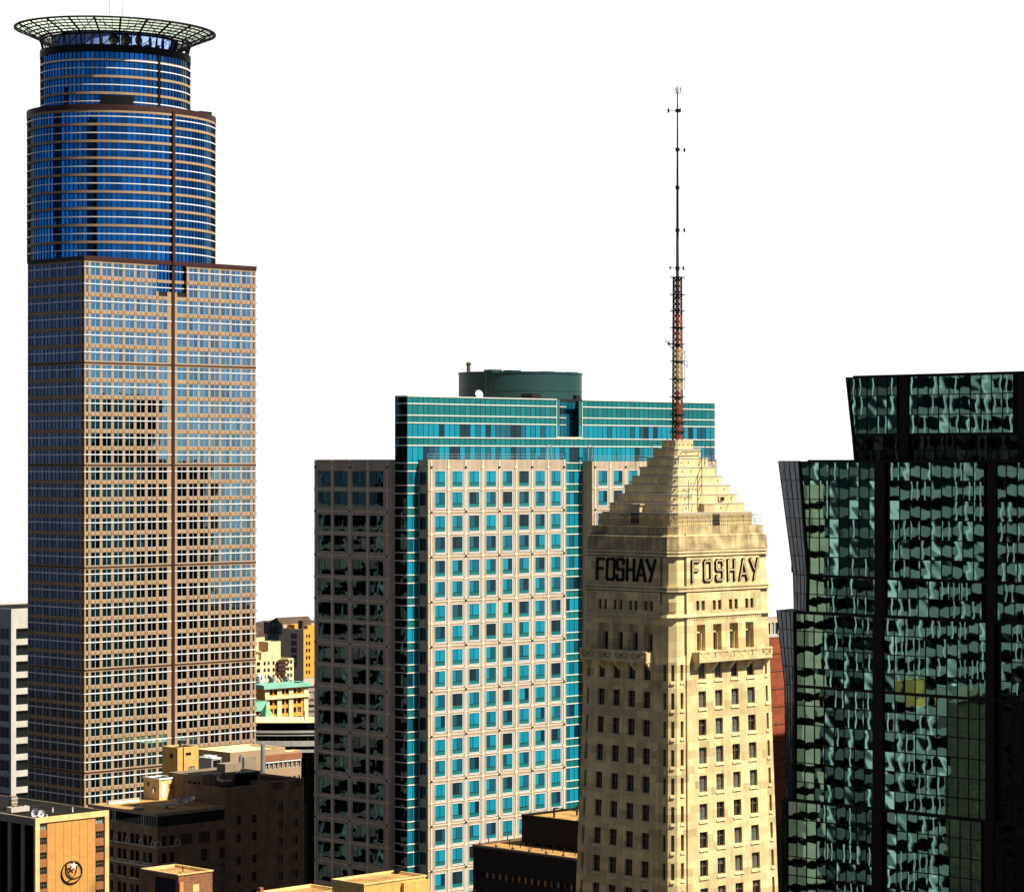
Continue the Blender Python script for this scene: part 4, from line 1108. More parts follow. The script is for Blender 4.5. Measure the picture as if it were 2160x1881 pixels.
cl=[(aR(1665),aR(1708)),(aR(1800),aR(1842))]
rr2=[(zk(645,1690)-3.5*i,zk(570,1690)-3.5*i) for i in range(11)]
B.block(at1,at2,.25,16,0,zt2,cl,rr2,d=.3,wk=(.85,.12,.03),rear=3)
for x0,x1 in ((1625,1705),(1800,1880)):
    B.W_.add(('pw',x0),lights(aR(x1)-aR(x0),1.15,[.5],[],.1,[1]),GW,((aR(x0)+aR(x1))/2,.20,zk(405,1750)),0,3)
b2=S.b(427,at0); b3=S.b(372,at0); zb2=S.z(1637,at0,b2)
B.block(at0+.1,at0+14,b2,b3+3,zt1-6,zb2,(),(),[(b2+.8+1.6*i,b2+1.9+1.6*i) for i in range(3)],[(zb2-2.2,zb2-1.2)],d=.2)
B.fin([brown_brick,tar,brown_stone,M('reflection_lift_wall',(.62,.47,.28),.9,streak=.3,blocks=(1.2,.5,.03),bvar=.2)])  # last material: paler rear wall added to brighten its reflection in the dark tower
m_=MB(); m_.q([(-.9,-.9,zr_),(at0,-.9,zr_),(at0,L,zr_),(-.9,L,zr_)]); m_.build('roof_deck',gravel,B.T)
m_=MB(); m_.box(-.9,at0-.02,-.9,-.4,zr_-.5,zr_+.12); m_.box(-.9,-.4,-.4,L,zr_-.5,zr_+.12); m_.box(-.4,at0-.02,-.4,.4,zr_-.5,zr_-.02); m_.box(-.4,.4,.4,L,zr_-.5,zr_-.02)
m_.build('eaves',brown_stone,B.T)
m_=MB(); m_.box(.15,at0-.05,.15,L-.2,cl0,zr_-.5); m_.build('glazed_storey',black_glass,B.T)
m_=MB()
for i in range(12): x=.15+(at0*.32)*i/11; m_.box(x-.06,x+.06,.02,.2,cl0,zr_-.5)
for i in range(26): y=.15+(L-.5)*i/25; m_.box(.02,.2,y-.06,y+.06,cl0,zr_-.5)
m_.box(.0,at0*.33,.0,.2,cl0,cl0+.12); m_.box(0,.2,.2,L-.3,cl0,cl0+.12); m_.build('mullion',teal4,B.T)
def medal(c,ax):
    n_=16; m_=MB()
    for i in range(n_):
        t0,t1=2*math.pi*i/n_,2*math.pi*(i+1)/n_
        f=lambda t:(c[0]+.62*math.cos(t),c[1]-.08,c[2]+.62*math.sin(t)) if ax=='R' else (c[0]-.08,c[1]+.62*math.cos(t),c[2]+.62*math.sin(t))
        m_.beam(f(t0),f(t1),.2,.2)
    m_.build('medallion',pale_trim,B.T)
zm_=r1[0]+.45
for x in (572,745): medal((aR(x),0,zm_),'R')
for x in (530,421,300,190): medal((0,bL(x),zm_),'L')
m_=MB()
zc_=r2[0]-.35
m_.box(-.25,aR(740),-.25,-.02,zc_-.35,zc_); m_.box(-.25,-.02,-.02,L,zc_-.35,zc_)
for a,b in [(aR(605),aR(650)),(aR(675),aR(720))]:
    for r0,_ in rl_[:3]: m_.box(a-.1,b+.1,-.2,.0,r0-.22,r0)
for a,b in colL:
    for r0,_ in rl_[:3]: m_.box(-.2,0,a-.1,b+.1,r0-.22,r0)
m_.build('stone_sill',pale_trim,B.T)
# barred windows low on the front
m_=MB(); 
for i in range(9): x=aR(1075)+(aR(1220)-aR(1075))*i/8; m_.box(x-.07,x+.07,-.14,-.02,zk(1370,1150),zk(1130,1150))
m_.build('window_bars',brown_stone,B.T)
BS=S
# ochre lift tower on that roof
b=S.b(374.5,at0*.55); 
PS=Site(374.5,585)
P2=Bldg('lift_tower','tall ochre stucco lift tower with small windows standing on the brown block',374.5,585,cat='rooftop tower')
S2=P2.S; Wl,Ll=S2.a(418.8),S2.b(342); zl=S2.z(1576.5)
P2.block(0,Wl,0,Ll,S2.z(1650),zl,[(S2.a(z5(822,0)[0]),S2.a(z5(872,0)[0]))],[(S2.z(z5(0,140)[1],3),S2.z(z5(0,112)[1],3))],[(Ll*.28,Ll*.5)],[(S2.z(1600),S2.z(1590))],d=.2,par=.3,xs=[])
P2.W_.add(('vw',),lights(1.3,1.0,[.5],[],.1,[3]),GW,(S2.a(z5(875,0)[0]),-.03,S2.z(z5(0,262)[1],3)),0,1)
P2.fin([yellow_stucco,tar,frame_stone])
m_=MB(); x=S2.a(z5(800,0)[0]); m_.tube((x,-.1,S2.z(1636)),(x,-.1,zl),.09,None,6); m_.tube((x,1,zl),(x,1,zl+1.2),.3,None,8); m_.box(x-.5,x+.5,.6,1.4,zl+1.2,zl+1.45); m_.build('downpipe',rust,P2.T)
P2=Bldg('stair_penthouse','small penthouse with white coping, white door and red window on the brown roof',336,566,cat='penthouse')
S2=P2.S; Wl,Ll=S2.a(374),S2.b(302.6); zl=S2.z(1642)
P2.block(0,Wl,0,Ll,S2.z(1700),zl,(),(),[(Ll*.6,Ll*.78)],[(S2.z(1660),S2.z(1652))],d=.2,par=.3,xs=[])
P2.fin([frame_stone,tar,white_paint])
m_=MB(); m_.box(-.15,Wl+.15,-.15,0,zl-.25,zl+.1); m_.box(-.15,0,0,Ll+.1,zl-.25,zl+.1); m_.build('coping',white_paint,P2.T)
m_=MB(); m_.box(Wl*.12,Wl*.34,-.06,.0,S2.z(1682),S2.z(1652)); m_.build('door',white_paint,P2.T)
m_=MB(); m_.box(Wl*.52,Wl*.72,-.06,0,S2.z(1664),S2.z(1654)); m_.build('shutter',red_clad,P2.T)
m_=MB(); m_.box(-.7,-.02,Ll*.22,Ll*.4,S2.z(1672),S2.z(1664)); m_.build('wall_unit',pale_trim,P2.T)
def cooling(o):
    S3=Site(448,578); w,l=S3.a(466.5),S3.b(420); z0,z1=S3.z(1636),S3.z(1600)
    m_=MB(); m_.box(0,w,0,l,z0-8,z1); 
    for i in range(9): y=l*(i+.5)/9; m_.box(-.12,.0,y-.12,y+.12,z0,z1)
    m_.build('casing',grey_conc,o); m_=MB(); m_.box(.15,w-.15,-.06,0,z0,z1-.3); m_.build('intake',black_metal,o)
    m_=MB(); m_.ring(w*.5,l*.3,.5,.85,z1,z1+.5,20); m_.ring(w*.5,l*.7,.5,.85,z1,z1+.5,20); m_.box(-.1,w+.1,-.1,l+.1,z1,z1+.12); m_.build('fan_cowl',white_paint,o)
S3=Site(448,578); rooftop('cooling_tower','grey ribbed cooling tower beside the ochre lift tower','cooling tower',at(S3,0,0,0),cooling)
def duct(o):
    m_=MB(); S3=BS
    def q(x,y,b=5): px,py=z5(x,y); a=S3.a(px,b); return (a,b,S3.z(py,a,b))
    pts=[q(1092,308),q(1132,308),q(1112,352),q(1150,372,3.5),q(1235,372,3.5)]
    for a,b in zip(pts[:-1],pts[1:]): m_.tube(a,b,.24,None,8)
    for a in pts[1:-1]: m_.tube((a[0],a[1],a[2]-.24),(a[0],a[1],a[2]+.24),.28,None,8)
    m_.build('duct_run',steel,o)
    m_=MB()
    for a in pts: m_.box(a[0]-.06,a[0]+.06,a[1]-.06,a[1]+.06,zt1-1,a[2])
    m_.build('duct_support',dark_metal,o)
rooftop('air_duct','bent silver duct on the highest roof of the brown block','duct',at(BS,0,0,0),duct)
def plant(o):
    m_=MB(); a0_,a1_=BS.a(z5(1310,0)[0],6),BS.a(z5(1470,0)[0],6); m_.box(a0_,a1_,6,9,zt1-.5,zt1+1.7); m_.build('casing',tar,o)
    m_=MB()
    for i in range(5): x=a0_+(a1_-a0_)*(i+.5)/5; m_.tube((x,7.5,zt1+1.7),(x,7.5,zt1+1.95),.35,None,12)
    m_.build('fan',steel,o)
rooftop('plant_housing','low dark plant box on the highest roof of the brown block','plant housing',at(BS,0,0,0),plant)
def plant2(o):
    m_=MB(); a0_=BS.a(z5(1180,0)[0],14); m_.box(a0_,a0_+4,14,17,zb2-1,zb2+1.2); m_.box(a0_+5,a0_+8,14.5,16.5,zb2-1,zb2+2.2); m_.build('casing',brown_stone,o)
    m_=MB(); m_.tube((a0_+4.5,15,zb2-1),(a0_+4.5,15,zb2+2.8),.3,None,8); m_.build('flue',steel,o); m_=MB(); m_.tube((a0_+10,15,zb2-2),(a0_+10,15,zb2+4.6),.5,None,8); m_.build('flue',steel,o)
rooftop('plant_housing','cluster of small brown plant boxes and flues behind the silver duct','plant housing',at(BS,0,0,0),plant2)
a_=BS.a(z5(745,0)[0],9); dish_thing(at(BS,a_,9,zr_),R(150),1.0,'large white spoked dish lying on the sunlit edge of the brown roof',[white_paint,white_paint],None,1.0,.1)
a_=BS.a(z5(845,0)[0],7); dish_thing(at(BS,a_,7,zr_),R(-20),1.35,'large grey dish in the shade in front of the brown penthouses',[steel,steel],None,1.2,.1)
def hatch(o):
    m_=MB(); m_.box(-.9,.9,-.5,.5,0,.35); m_.build('curb',brown_stone,o); m_=MB(); m_.box(-1,1,-.6,.6,.35,.5); m_.build('lid',pale_trim,o)
rooftop('roof_hatch','small pale hatch on the sunlit gravel of the brown roof','hatch',at(BS,BS.a(z5(400,0)[0],7.5),7.5,zr_),hatch)
def skyl(o):
    m_=MB(); m_.box(-.2,.2,-3.5,3.5,0,.6); m_.build('upstand',white_paint,o); m_=MB(); m_.box(-.3,.3,-3.6,3.6,.6,.72); m_.build('capping',pale_trim,o)
rooftop('parapet_upstand','long white upstand at the back of the sunlit brown roof','upstand',at(BS,BS.a(z5(260,0)[0],20),20,zr_),skyl,rot=PHI-math.pi/2)
def lowbox(o):
    m_=MB(); m_.box(-1.4,1.4,-1,1,.5,.95); m_.build('casing',pale_trim,o); m_=MB(); m_.tube((0,0,0),(0,0,.5),.25,None,8); m_.build('stand',dark_metal,o)
rooftop('roof_unit','flat pale roof unit on a stand in front of the spoked dish','roof unit',at(BS,BS.a(z5(650,0)[0],5.5),5.5,zr_),lowbox)

# ---- brick hut in the foreground
B=Bldg('brick_building','small red-brown brick building with flat tan roof in front of the shaded brown block',376.6,360); S=B.S
W,L,z=S.a(448),S.b(299),S.z(1845.6)
B.block(0,W,0,L,0,z,d=.2,par=.22)
B.fin([M('foreground_brick',(.30,.13,.06),.9,var=.2,blocks=(.5,.16,.02),bvar=.3),gravel,frame_stone])
m_=MB(); m_.box(-.12,W+.1,-.12,.2,z-.02,z+.14); m_.box(-.12,.2,.2,L+.1,z-.02,z+.14); m_.box(W-.2,W+.1,.2,L+.1,z-.02,z+.14); m_.box(.2,W-.2,L-.2,L+.1,z-.02,z+.14); m_.build('coping',frame_stone,B.T)
m_=MB(); m_.box(W*.42,W*.60,-.05,0,z-2.4,z-1.45); m_.build('wall_panel',frame_stone,B.T)
m_=MB(); m_.box(.05,.6,-.22,-.0,z-5,z-.9); m_.build('pier',orange_brick,B.T)
m_=MB(); m_.box(-.05,0,L*.08,L*.62,z-6,z-.6); m_.build('opening',black_metal,B.T)
m_=MB(); m_.tube((W*.62,L*.45,z-.22),(W*.62,L*.45,z+.5),.08); m_.beam((W*.62,L*.45,z+.5),(W*.45,L*.3,z+.05),.1); m_.build('roof_pipe',dark_metal,B.T)
# ---- ochre flat roofed block, bottom centre
B=Bldg('flat_roof_building','plain ochre stucco block with flat tan roof in front of the teal tower',768,330); S=B.S
W,L,z=S.a(898),S.b(701),S.z(1866)
B.block(0,W,0,L,0,z,par=.12)
B.fin([yellow_stucco,gravel,frame_stone])
m_=MB(); m_.box(-.1,W+.1,-.1,.14,z-.02,z+.16); m_.box(-.1,.14,.14,L+.1,z-.02,z+.16); m_.box(W-.14,W+.1,.14,L+.1,z-.02,z+.16); m_.box(.14,W-.14,L-.14,L+.1,z-.02,z+.16); m_.build('coping',frame_stone,B.T)
m_=MB(); m_.box(W*.60,W+.25,-.5,.05,0,z-.35); m_.build('pilaster',yellow_stucco,B.T)
m_=MB(); x,y=S.a(843,L-1),L-1; m_.box(x-.6,x+.6,y-.35,y+.35,z-.12,z+.45); m_.build('roof_vent',black_metal,B.T)
B=Bldg('flat_roof_building','low tan roof with a brick chimney beside the plain ochre block',596,352); S=B.S
W,L,z=S.a(712),S.b(540),S.z(1893)
B.block(0,W,0,L,0,z,par=.12)
B.fin([yellow_stucco,gravel,frame_stone])
m_=MB(); m_.box(.14,W-.14,L-.14,L+.1,z-.02,z+.22); m_.box(W-.14,W+.1,.14,L+.1,z-.02,z+.22); m_.build('coping',frame_stone,B.T)
m_=MB(); x,y=S.a(550,L-1.2),L-1.2; m_.box(x-.25,x+.25,y-.24,y+.24,z-.1,z+.9); m_.build('chimney',rust_brick,B.T)
# ---- black low-rise between the teal tower and the stone tower
B=Bldg('office_building','low black building with sunlit brown roof between the teal tower and the stone tower',998,445); S=B.S
z=S.z(1781); bR=S.b(1260); 
m_=MB(); m_.box(0,24,bR,0,0,z-.25); m_.build('wall',black_metal,B.T)
m_=MB(); m_.box(-.1,.35,bR,.1,z-.25,z+.1); m_.box(.35,24,-.3,.1,z-.25,z+.1); m_.build('coping',bronze,B.T)
m_=MB(); m_.q([(.3,bR,z-.2),(24,bR,z-.2),(24,-.2,z-.2),(.3,-.2,z-.2)]); m_.build('roof_deck',gravel,B.T)
zw=S.z(1834); WW=Windows(B.T,S); amber=M('amber_reflection_pane',(.40,.17,.05),.5,var=.3,scale=1);  # orange of sunlit reflections put into the pane colour
for r_ in range(3):
    n_=17
    for i in range(n_):
        b=-.5-(-bR-1)*i/n_*.92; 
        v=random.choices((1,2,3),(.45,.35,.2))[0]
        WW.add(('p',v),lights(.75,1.0,[],[],.06,[v]),[black_metal,pane_dark,amber,brown_stone],(-.03,b,zw-.45-3.1*r_),ROTL,.8)
WW.done()
aU=6.5; bu0=S.b(1100.4,aU); bu1=S.b(1262,aU); zu1=S.z(1718,aU,bu0); zu0=S.z(1776,aU,bu0)
m_=MB(); m_.box(aU,20,bu1,bu0,zu0,zu1-.3); 
n_=14
m_.box(aU-.05,aU+.25,bu1,bu0+.05,zu1-.3,zu1+.1); m_.box(aU+.25,20,bu0-.25,bu0+.05,zu1-.3,zu1+.1); m_.build('screen_wall',black_metal,B.T)
m_=MB(); m_.q([(aU+.2,bu1,zu1-.25),(20,bu1,zu1-.25),(20,bu0-.2,zu1-.25),(aU+.2,bu0-.2,zu1-.25)]); m_.build('upper_roof',gravel,B.T)
for i in range(7): 
    m_=MB(); b=bu0+(bu1-bu0)*(i+.3)/7; m_.box(aU+.2,aU+.5,b-.12,b+.12,z-.2,zu0+.05)
    m_.build('stilt',black_metal,B.T)
    m_=MB(); m_.tube((aU-3.2,b,z-.2),(aU-3.2,b,z+.9),.08,None,6); m_.build('roof_post',black_metal,B.T)
m_=MB()
for i in range(8):
    b=-1-(-bR-1.5)*i/7; m_.tube((.5,b,z-.2),(.5,b,z+.7),.06,None,6); m_.box(.4,.7,b-.15,b+.15,z+.0,z+.28)
for i in range(5): m_.tube((3+4*i,-.2,z-.2),(3+4*i,-.2,z+.8),.09,None,6)
zz=zu1-.2
for (x,y) in ((9,bu0-5),(12,bu0-9),(9,bu0-12),(13,bu0-6)): m_.box(x-.12,x+.12,y-.12,y+.12,zz,zz+1.5)
m_.beam((9,bu0-5,zz+1.5),(9,bu0-12,zz+1.5),.14); m_.beam((12,bu0-9,zz+1.5),(13,bu0-6,zz+1.5),.14); m_.beam((9,bu0-12,zz+1.5),(12,bu0-9,zz+.9),.14)
m_.build('rooftop_rail',dark_metal,B.T)

# ---- far buildings in the gap
def g8(x,y): return (520+x/5.12,1290+y/5.12)
def gb(name,label,x,y,D,cat='building'):
    px,py=g8(x,y); B=Bldg(name,label,px,D,cat=cat); B.z=B.S.z(py); return B
B=gb('apartment_building','far taupe block with a narrow bright yellow end wall of paired windows',615,190,1000); S=B.S
W=S.a(g8(760,0)[0]); L=S.b(g8(200,0)[0]); zz=lambda y:S.z(g8(0,y)[1])
B.block(0,W,0,L,0,B.z,[(S.a(g8(640,0)[0]),S.a(g8(658,0)[0])),(S.a(g8(668,0)[0]),S.a(g8(686,0)[0]))],[(zz(285+78*i),zz(245+78*i)) for i in range(6)],
  [tuple(sorted((S.b(g8(a,0)[0]),S.b(g8(b,0)[0])))) for a,b in ((545,478),)],[(zz(300+76*i),zz(240+76*i)) for i in range(5)],d=.3,wk=(.95,.05,0))
B.W_.add(('sq',),lights(6,7,[.5],[.5],.3,[1]),GW,(-.05,S.b(g8(290,0)[0]),S.z(g8(0,262)[1],0,L*.8)),ROTL,9)
for x in (225,292,345): B.W_.add(('s2',),lights(3.6,4,[],[],.3,[1]),GW,(-.05,S.b(g8(x,0)[0]),S.z(g8(0,178)[1],0,L*.8)),ROTL,5)
bb=S.b(g8(395,0)[0]); zg=S.z(g8(0,140)[1],0,bb)
B.wm.box(.05,14,bb,L,B.z,zg,0); bm_=S.b(g8(325,0)[0]); B.wm.hexa([(.05,bb+1,zg),(.05,L-1,zg),(14,L-1,zg),(14,bb+1,zg),(.05,bm_,zg+2.4),(.05,bm_+.5,zg+2.4),(14,bm_+.5,zg+2.4),(14,bm_,zg+2.4)],1)
for xa,xb,yt in ((470,390,142),(612,545,152)): 
    b0,b1=S.b(g8(xa,0)[0]),S.b(g8(xb,0)[0]); B.wm.box(2,6,b0,b1,B.z-.4,S.z(g8(0,yt)[1],0,b0),3)
B.wm.box(1,5,2,4.5,B.z-.4,B.z+3,1)
B.fin([taupe,brush,taupe,gold_wall])
m_=MB(); m_.box(-.02,W,-.06,0,0,B.z+.02); 
B.T['label']='far taupe block with a narrow bright yellow end wall of paired windows'
bk=MB()
c_=[(S.a(g8(640,0)[0]),S.a(g8(658,0)[0])),(S.a(g8(668,0)[0]),S.a(g8(686,0)[0]))]
wall(bk,PR(-.12),-.05,W,zz(715),B.z+.1,c_,[(zz(285+78*i),zz(245+78*i)) for i in range(6)],.15); bk.build('yellow_end_wall',gold_wall,B.T)
B=gb('apartment_building','far cream stucco apartment house with stepped rooftop penthouse',60,540,930); S=B.S
W=S.a(g8(510,0)[0]); zz=lambda y,x=300:S.z(g8(0,y)[1],S.a(g8(x,0)[0]))
z=zz(512); cols=[(S.a(g8(a,0)[0]),S.a(g8(b,0)[0])) for a,b in ((110,148),(185,207),(226,250),(280,304),(325,345),(365,390),(400,420),(438,462),(470,493))]
B.block(0,W,0,14,0,z,cols,[(zz(572),zz(532)),(zz(645),zz(605)),(zz(718),zz(678)),(zz(790),zz(750))],d=.3,wk=(.8,.2,0))
xa=S.a(g8(235,0)[0],4); xb=S.a(g8(368,0)[0],4); B.block(xa,xb,4,S.b(g8(130,0)[0],xa),z-.5,S.z(g8(0,325)[1],xa,4),roof=1)
B.block(S.a(g8(160,0)[0],2),S.a(g8(272,0)[0],2),2,7,z-.5,zz(432),d=.2); B.block(S.a(g8(280,0)[0],2),S.a(g8(365,0)[0],2),2,6,z-.5,zz(455),d=.2); B.block(S.a(g8(90,0)[0],2),S.a(g8(130,0)[0],2),2,7,z-.5,zz(455))
B.block(-3,S.a(g8(195,0)[0],16),16,22,0,S.z(g8(0,300)[1],0,16),roof=3)
B.fin([cream_wall,red_clad,cream_wall,red_clad])
m_=MB()
for i in range(3):
    y0=zz(545+45*i); x0,x1=S.a(g8(320,0)[0]),S.a(g8(425,0)[0]); m_.box(x0,x1,-1.3,-.05,y0,y0+.18); m_.box(x0,x1,-1.35,-1.25,y0,y0+1.0); m_.beam((x0+.5,-.8,y0),(x1-.5,-.8,y0-4),.3)
m_.build('fire_escape',rust,B.T)
B=gb('flat_roof_building','small white block in front of the cream apartment house, beside the tallest tower',70,690,900); S=B.S
W=S.a(g8(194,0)[0]); zz=lambda y:S.z(g8(0,y)[1])
B.block(0,W,0,8,0,B.z,[(S.a(g8(103,0)[0]),S.a(g8(138,0)[0])),(S.a(g8(152,0)[0]),S.a(g8(168,0)[0]))],[(zz(745),zz(700))],d=.3); B.fin([white_paint,tar,white_paint])
B=gb('office_building','golden yellow office block with mint green cornice and paired windows',200,800,850); S=B.S
W=S.a(g8(640,0)[0]); L=S.b(g8(80,0)[0]); zz=lambda y,x=290:S.z(g8(0,y)[1],S.a(g8(x,0)[0]))
cols=[(S.a(g8(a,0)[0]),S.a(g8(b,0)[0])) for a,b in ((246,284),(297,336),(374,411),(425,465),(499,537),(550,591))]
rws=[(zz(897),zz(842)),(zz(1010),zz(952)),(zz(1105),zz(1048)),(zz(1200),zz(1143)),(zz(1290),zz(1233))]
B.block(0,W,0,L,0,B.z,cols,rws,d=.35,par=.6,wk=(.9,.1,0)); B.fin([gold_wall,tar,mint])
m_=MB(); m_.box(-1.2,W+1.2,-1.2,0,B.z-1.0,B.z+.2); m_.box(-1.0,0,0,L,B.z-.9,B.z+.3); m_.box(W-.6,W+1.0,0,L,B.z-.6,B.z+.3); m_.box(.5,W-.6,L-.8,L+.3,B.z-.6,B.z+.3); m_.build('cornice',mint,B.T)
m_=MB()
for a in (-.2,W*.285,W*.57,W-.9): m_.box(a,a+1.6,-.35,0,0,B.z-1.6)
m_.build('pilaster',cream_wall,B.T)
m_=MB(); zz_=zz(925); m_.box(-.5,W+.8,-.9,-.36,zz_-.5,zz_+.5); m_.build('string_course',cream_wall,B.T)
m_=MB()
for i in range(9): x=2+i*1.8; m_.box(x,x+.9,6+(i%3)*3,7.4+(i%3)*3,B.z-.6,B.z+.9+.7*(i%2))
m_.build('rooftop_equipment',steel,B.T)
B=gb('low_building','tan corner house with mint green cornice left of the green pyramid roof',20,985,815); S=B.S
W=S.a(g8(195,0)[0]); zz=lambda y:S.z(g8(0,y)[1],W*.7)
B.block(0,W,0,10,0,B.z,[(S.a(g8(100,0)[0]),S.a(g8(135,0)[0]))],[(zz(1120),zz(1065))],d=.3); B.fin([M('tan_stucco',(.55,.36,.15),.9),tar,mint])
m_=MB(); m_.box(-.4,W+.5,-.6,0,B.z-2.6,B.z+.2); m_.box(W,W+.5,0,8,B.z-2.6,B.z+.2); m_.build('cornice',mint,B.T)
px,py=g8(205,1150); S=Site(px,790); z=S.z(py); T=building('corner_turret','square turret with green copper pyramid roof in front of the golden block',S,cat='turret')
w,l=S.a(g8(305,0)[0]),S.b(g8(123,0)[0]); m_=MB(); m_.box(.4,w-.4,.4,l-.4,0,z-.1); m_.build('wall',cream_wall,T)
za=S.z(g8(0,985)[1],w/2,l/2); m_=MB(); ap=(w/2,l/2,za)
for p,q in (((0,0),(w,0)),((w,0),(w,l)),((w,l),(0,l)),((0,l),(0,0))): m_.q([(*p,z),(*q,z),ap])
m_.build('roof',green_roof,T); m_=MB(); m_.tube(ap,(ap[0],ap[1],za+1.2),.12,.03,6); m_.build('finial',mint,T)
# rounded dark block
S=Site(600,742); z=S.z(g8(0,1198)[1],0,0); 
T=building('round_building','rounded dark glass block with grey horizontal bands and pale roof below the green turret',S)
T.rotation_euler=(0,0,0); T.scale=(1,.36,1)
r=24.0; zf=lambda y:CZ+(HY-g8(0,y)[1])/F*(742-r*.36)
m_=MB(); m_.ring(0,0,0.05,r-.3,0,zf(1202),72); m_.build('wall',black_glass,T)
m_=MB()
for a,b,o in ((1308,1284,.25),(1340,1330,.3),(1452,1396,.6),(1520,1490,.2)): m_.ring(0,0,r-.6,r+o,zf(a),zf(b),72)
m_.build('spandrel_band',grey_conc,T)
m_=MB(); m_.ring(0,0,.05,r-.2,zf(1202),zf(1196),72); m_.disc(0,0,r-.2,zf(1196)+.01,72); m_.build('roof',cream_wall,T)
m_=MB()
for i in range(72): t=2*math.pi*i/72; c,s=math.cos(t),math.sin(t); m_.beam(((r-.25)*c,(r-.25)*s,zf(1394)),((r-.25)*c,(r-.25)*s,zf(1342)),.15)
m_.tube((6,-8,zf(1196)),(6,-8,zf(1196)+2.6),.1,None,6); m_.box(9,10.4,-12,-11,zf(1196),zf(1196)+1); m_.build('mullion',dark_metal,T)
B=gb('annex_building','low tan stone annex with white window lines at the foot of the tallest tower',195,1530,652); S=B.S
W=S.a(g8(590,0)[0]); L=S.b(g8(125,0)[0]); zz=lambda y:S.z(g8(0,y)[1],S.a(g8(200,0)[0]))
ds=W/8; cols=[(ds*i+.25,ds*(i+1)-.25) for i in range(8)]
B.block(0,W,0,L,0,B.z,cols,[(zz(1705-0),zz(1608)),(zz(1705)-4.2,zz(1608)-4.2),(zz(1705)-8.4,zz(1608)-8.4)],d=.3,roof=1,xs=[.5],frames=[white_metal,pane_dark,pane_dark,pane_dark])
B.block(-9,W*.62,L*.3,L+12,0,B.z+.9,roof=1)
B.fin([granite,cream_wall,cream_wall])
m_=MB(); m_.box(-.1,W+.1,-.14,0,B.z-2.0,B.z-.5); m_.build('granite_band',M('brown_granite_band',(.30,.12,.05),.7),B.T)
m_=MB(); m_.box(.2,W-.2,-.22,.0,zz(1632)-.12,zz(1632)+.12); m_.build('light_shelf',white_metal,B.T)
B=gb('office_building','narrow grey-pink block in the gap between the golden block and the teal tower',640,830,900); S=B.S
W=9; zz=lambda y:S.z(g8(0,y)[1])
B.block(0,W,0,14,0,B.z,[(1.0,3.2),(4.2,6.4),(7,8.6)],[(zz(975+62*i),zz(945+62*i)) for i in range(5)]+[(zz(905),zz(868))],d=.3); B.fin([M('pink_grey_panel',(.34,.25,.20),.9),tar,white_paint])
B=gb('office_building','dark office block with pale parapet behind the narrow grey-pink block',640,725,1080); S=B.S
B.block(0,16,0,14,0,B.z,[(1,15)],[(B.z-9,B.z-5)],d=.4,xs=[.25,.5,.75]); B.fin([M('dark_panel',(.06,.045,.04),.9),tar,taupe])
# ---- slivers right of the stone tower
B=Bldg('red_building','narrow red-brown tiled building squeezed between the stone tower and the dark glass tower',1596,653); S=B.S
z=S.z(1345); W=S.a(1690)
B.block(0,W,0,8,0,z); B.fin([red_clad,tar,pale_trim])
m_=MB()
for i in range(8): m_.box(-.05,W,-.05,0,z-4.2*i-4.2,z-4.2*i-3.95)
m_.build('floor_line',rust,B.T)
m_=MB(); m_.box(-.1,W,-.15,.2,z-.1,z+.35); m_.build('parapet',pale_trim,B.T)
B=Bldg('office_building','far grey office block with vertical bars above the red-brown building',1596,760); S=B.S
z=S.z(1306); W=S.a(1690); B.block(0,W,0,8,0,z,[(1+1.6*i,2.1+1.6*i) for i in range(int((W-2)/1.6))],[(z-5.5,z-1.2)],xs=[]); B.fin([taupe,tar,pale_trim])
B=Bldg('low_building','dark low roof with grey parapet at the foot of the red-brown building',1640,656); S=B.S
z=S.z(1748); B.block(0,S.a(1700),0,10,0,z,par=.9); B.fin([dark_metal,tar,grey_conc])
m_=MB(); m_.box(.5,12,3,8,z-.9,z+1.0); m_.build('roof_box',gravel,B.T)
# ================================================================ towers outside the frame that show in the mirror glass
def banded(name,label,corner,w,d,z,m1,m2,pitch=6.1,band=2.6,fins=True):
    X,Y=corner; cx=X-UX*w/2+VX*d/2; cy=Y-UY*w/2+VY*d/2
    T=thing(name,label,'office tower',(cx,cy,0)); b=MB(); b.box(-w/2+.4,w/2-.4,-d/2+.4,d/2-.4,0,z-.2); b.build('glazing',m2,T)
    b=MB(); k=int(z/pitch)
    for i in range(k+1): b.box(-w/2,w/2,-d/2,d/2,z-pitch*i-band,z-pitch*i)
    b.build('spandrel_band',m1,T)
    if fins:
        b=MB()
        for i in range(int(w/7.5)+1): x=-w/2+7.5*i; b.box(x-.24,x+.24,-d/2-.5,-d/2+.5,0,z+.2)
        for i in range(int(d/7.5)+1): y=-d/2+7.5*i; b.box(w/2-.5,w/2+.5,y-.24,y+.24,0,z+.25)
        b.build('fin',white_paint,T)
banded('office_tower','pale banded tower with white fins, mirrored in the dark green glass',(-225,588),112,44,186,M('banded_panel',(.25,.25,.24),.8),black_glass)
banded('office_tower','pinkish tower block, mirrored in the left bay of the dark green glass',(-212,614),7,10,126,M('pink_precast',(.62,.47,.36),.85),black_glass,7.0,4.8,False)
banded('office_tower','lower banded tower, mirrored in the dark side of the teal tower',(-196,505),34,30,124,taupe,black_glass,3.8,1.4)
banded('office_tower','tall dark tower, mirrored as the wide black stripe in the blue cylinder',(-252,470),26,26,236,black_metal,black_glass,4,1.5,False)
banded('office_tower','slender dark tower, mirrored as the narrow black stripe in the blue cylinder',(-318,608),17,17,238,black_metal,black_glass,4,1.5,False)
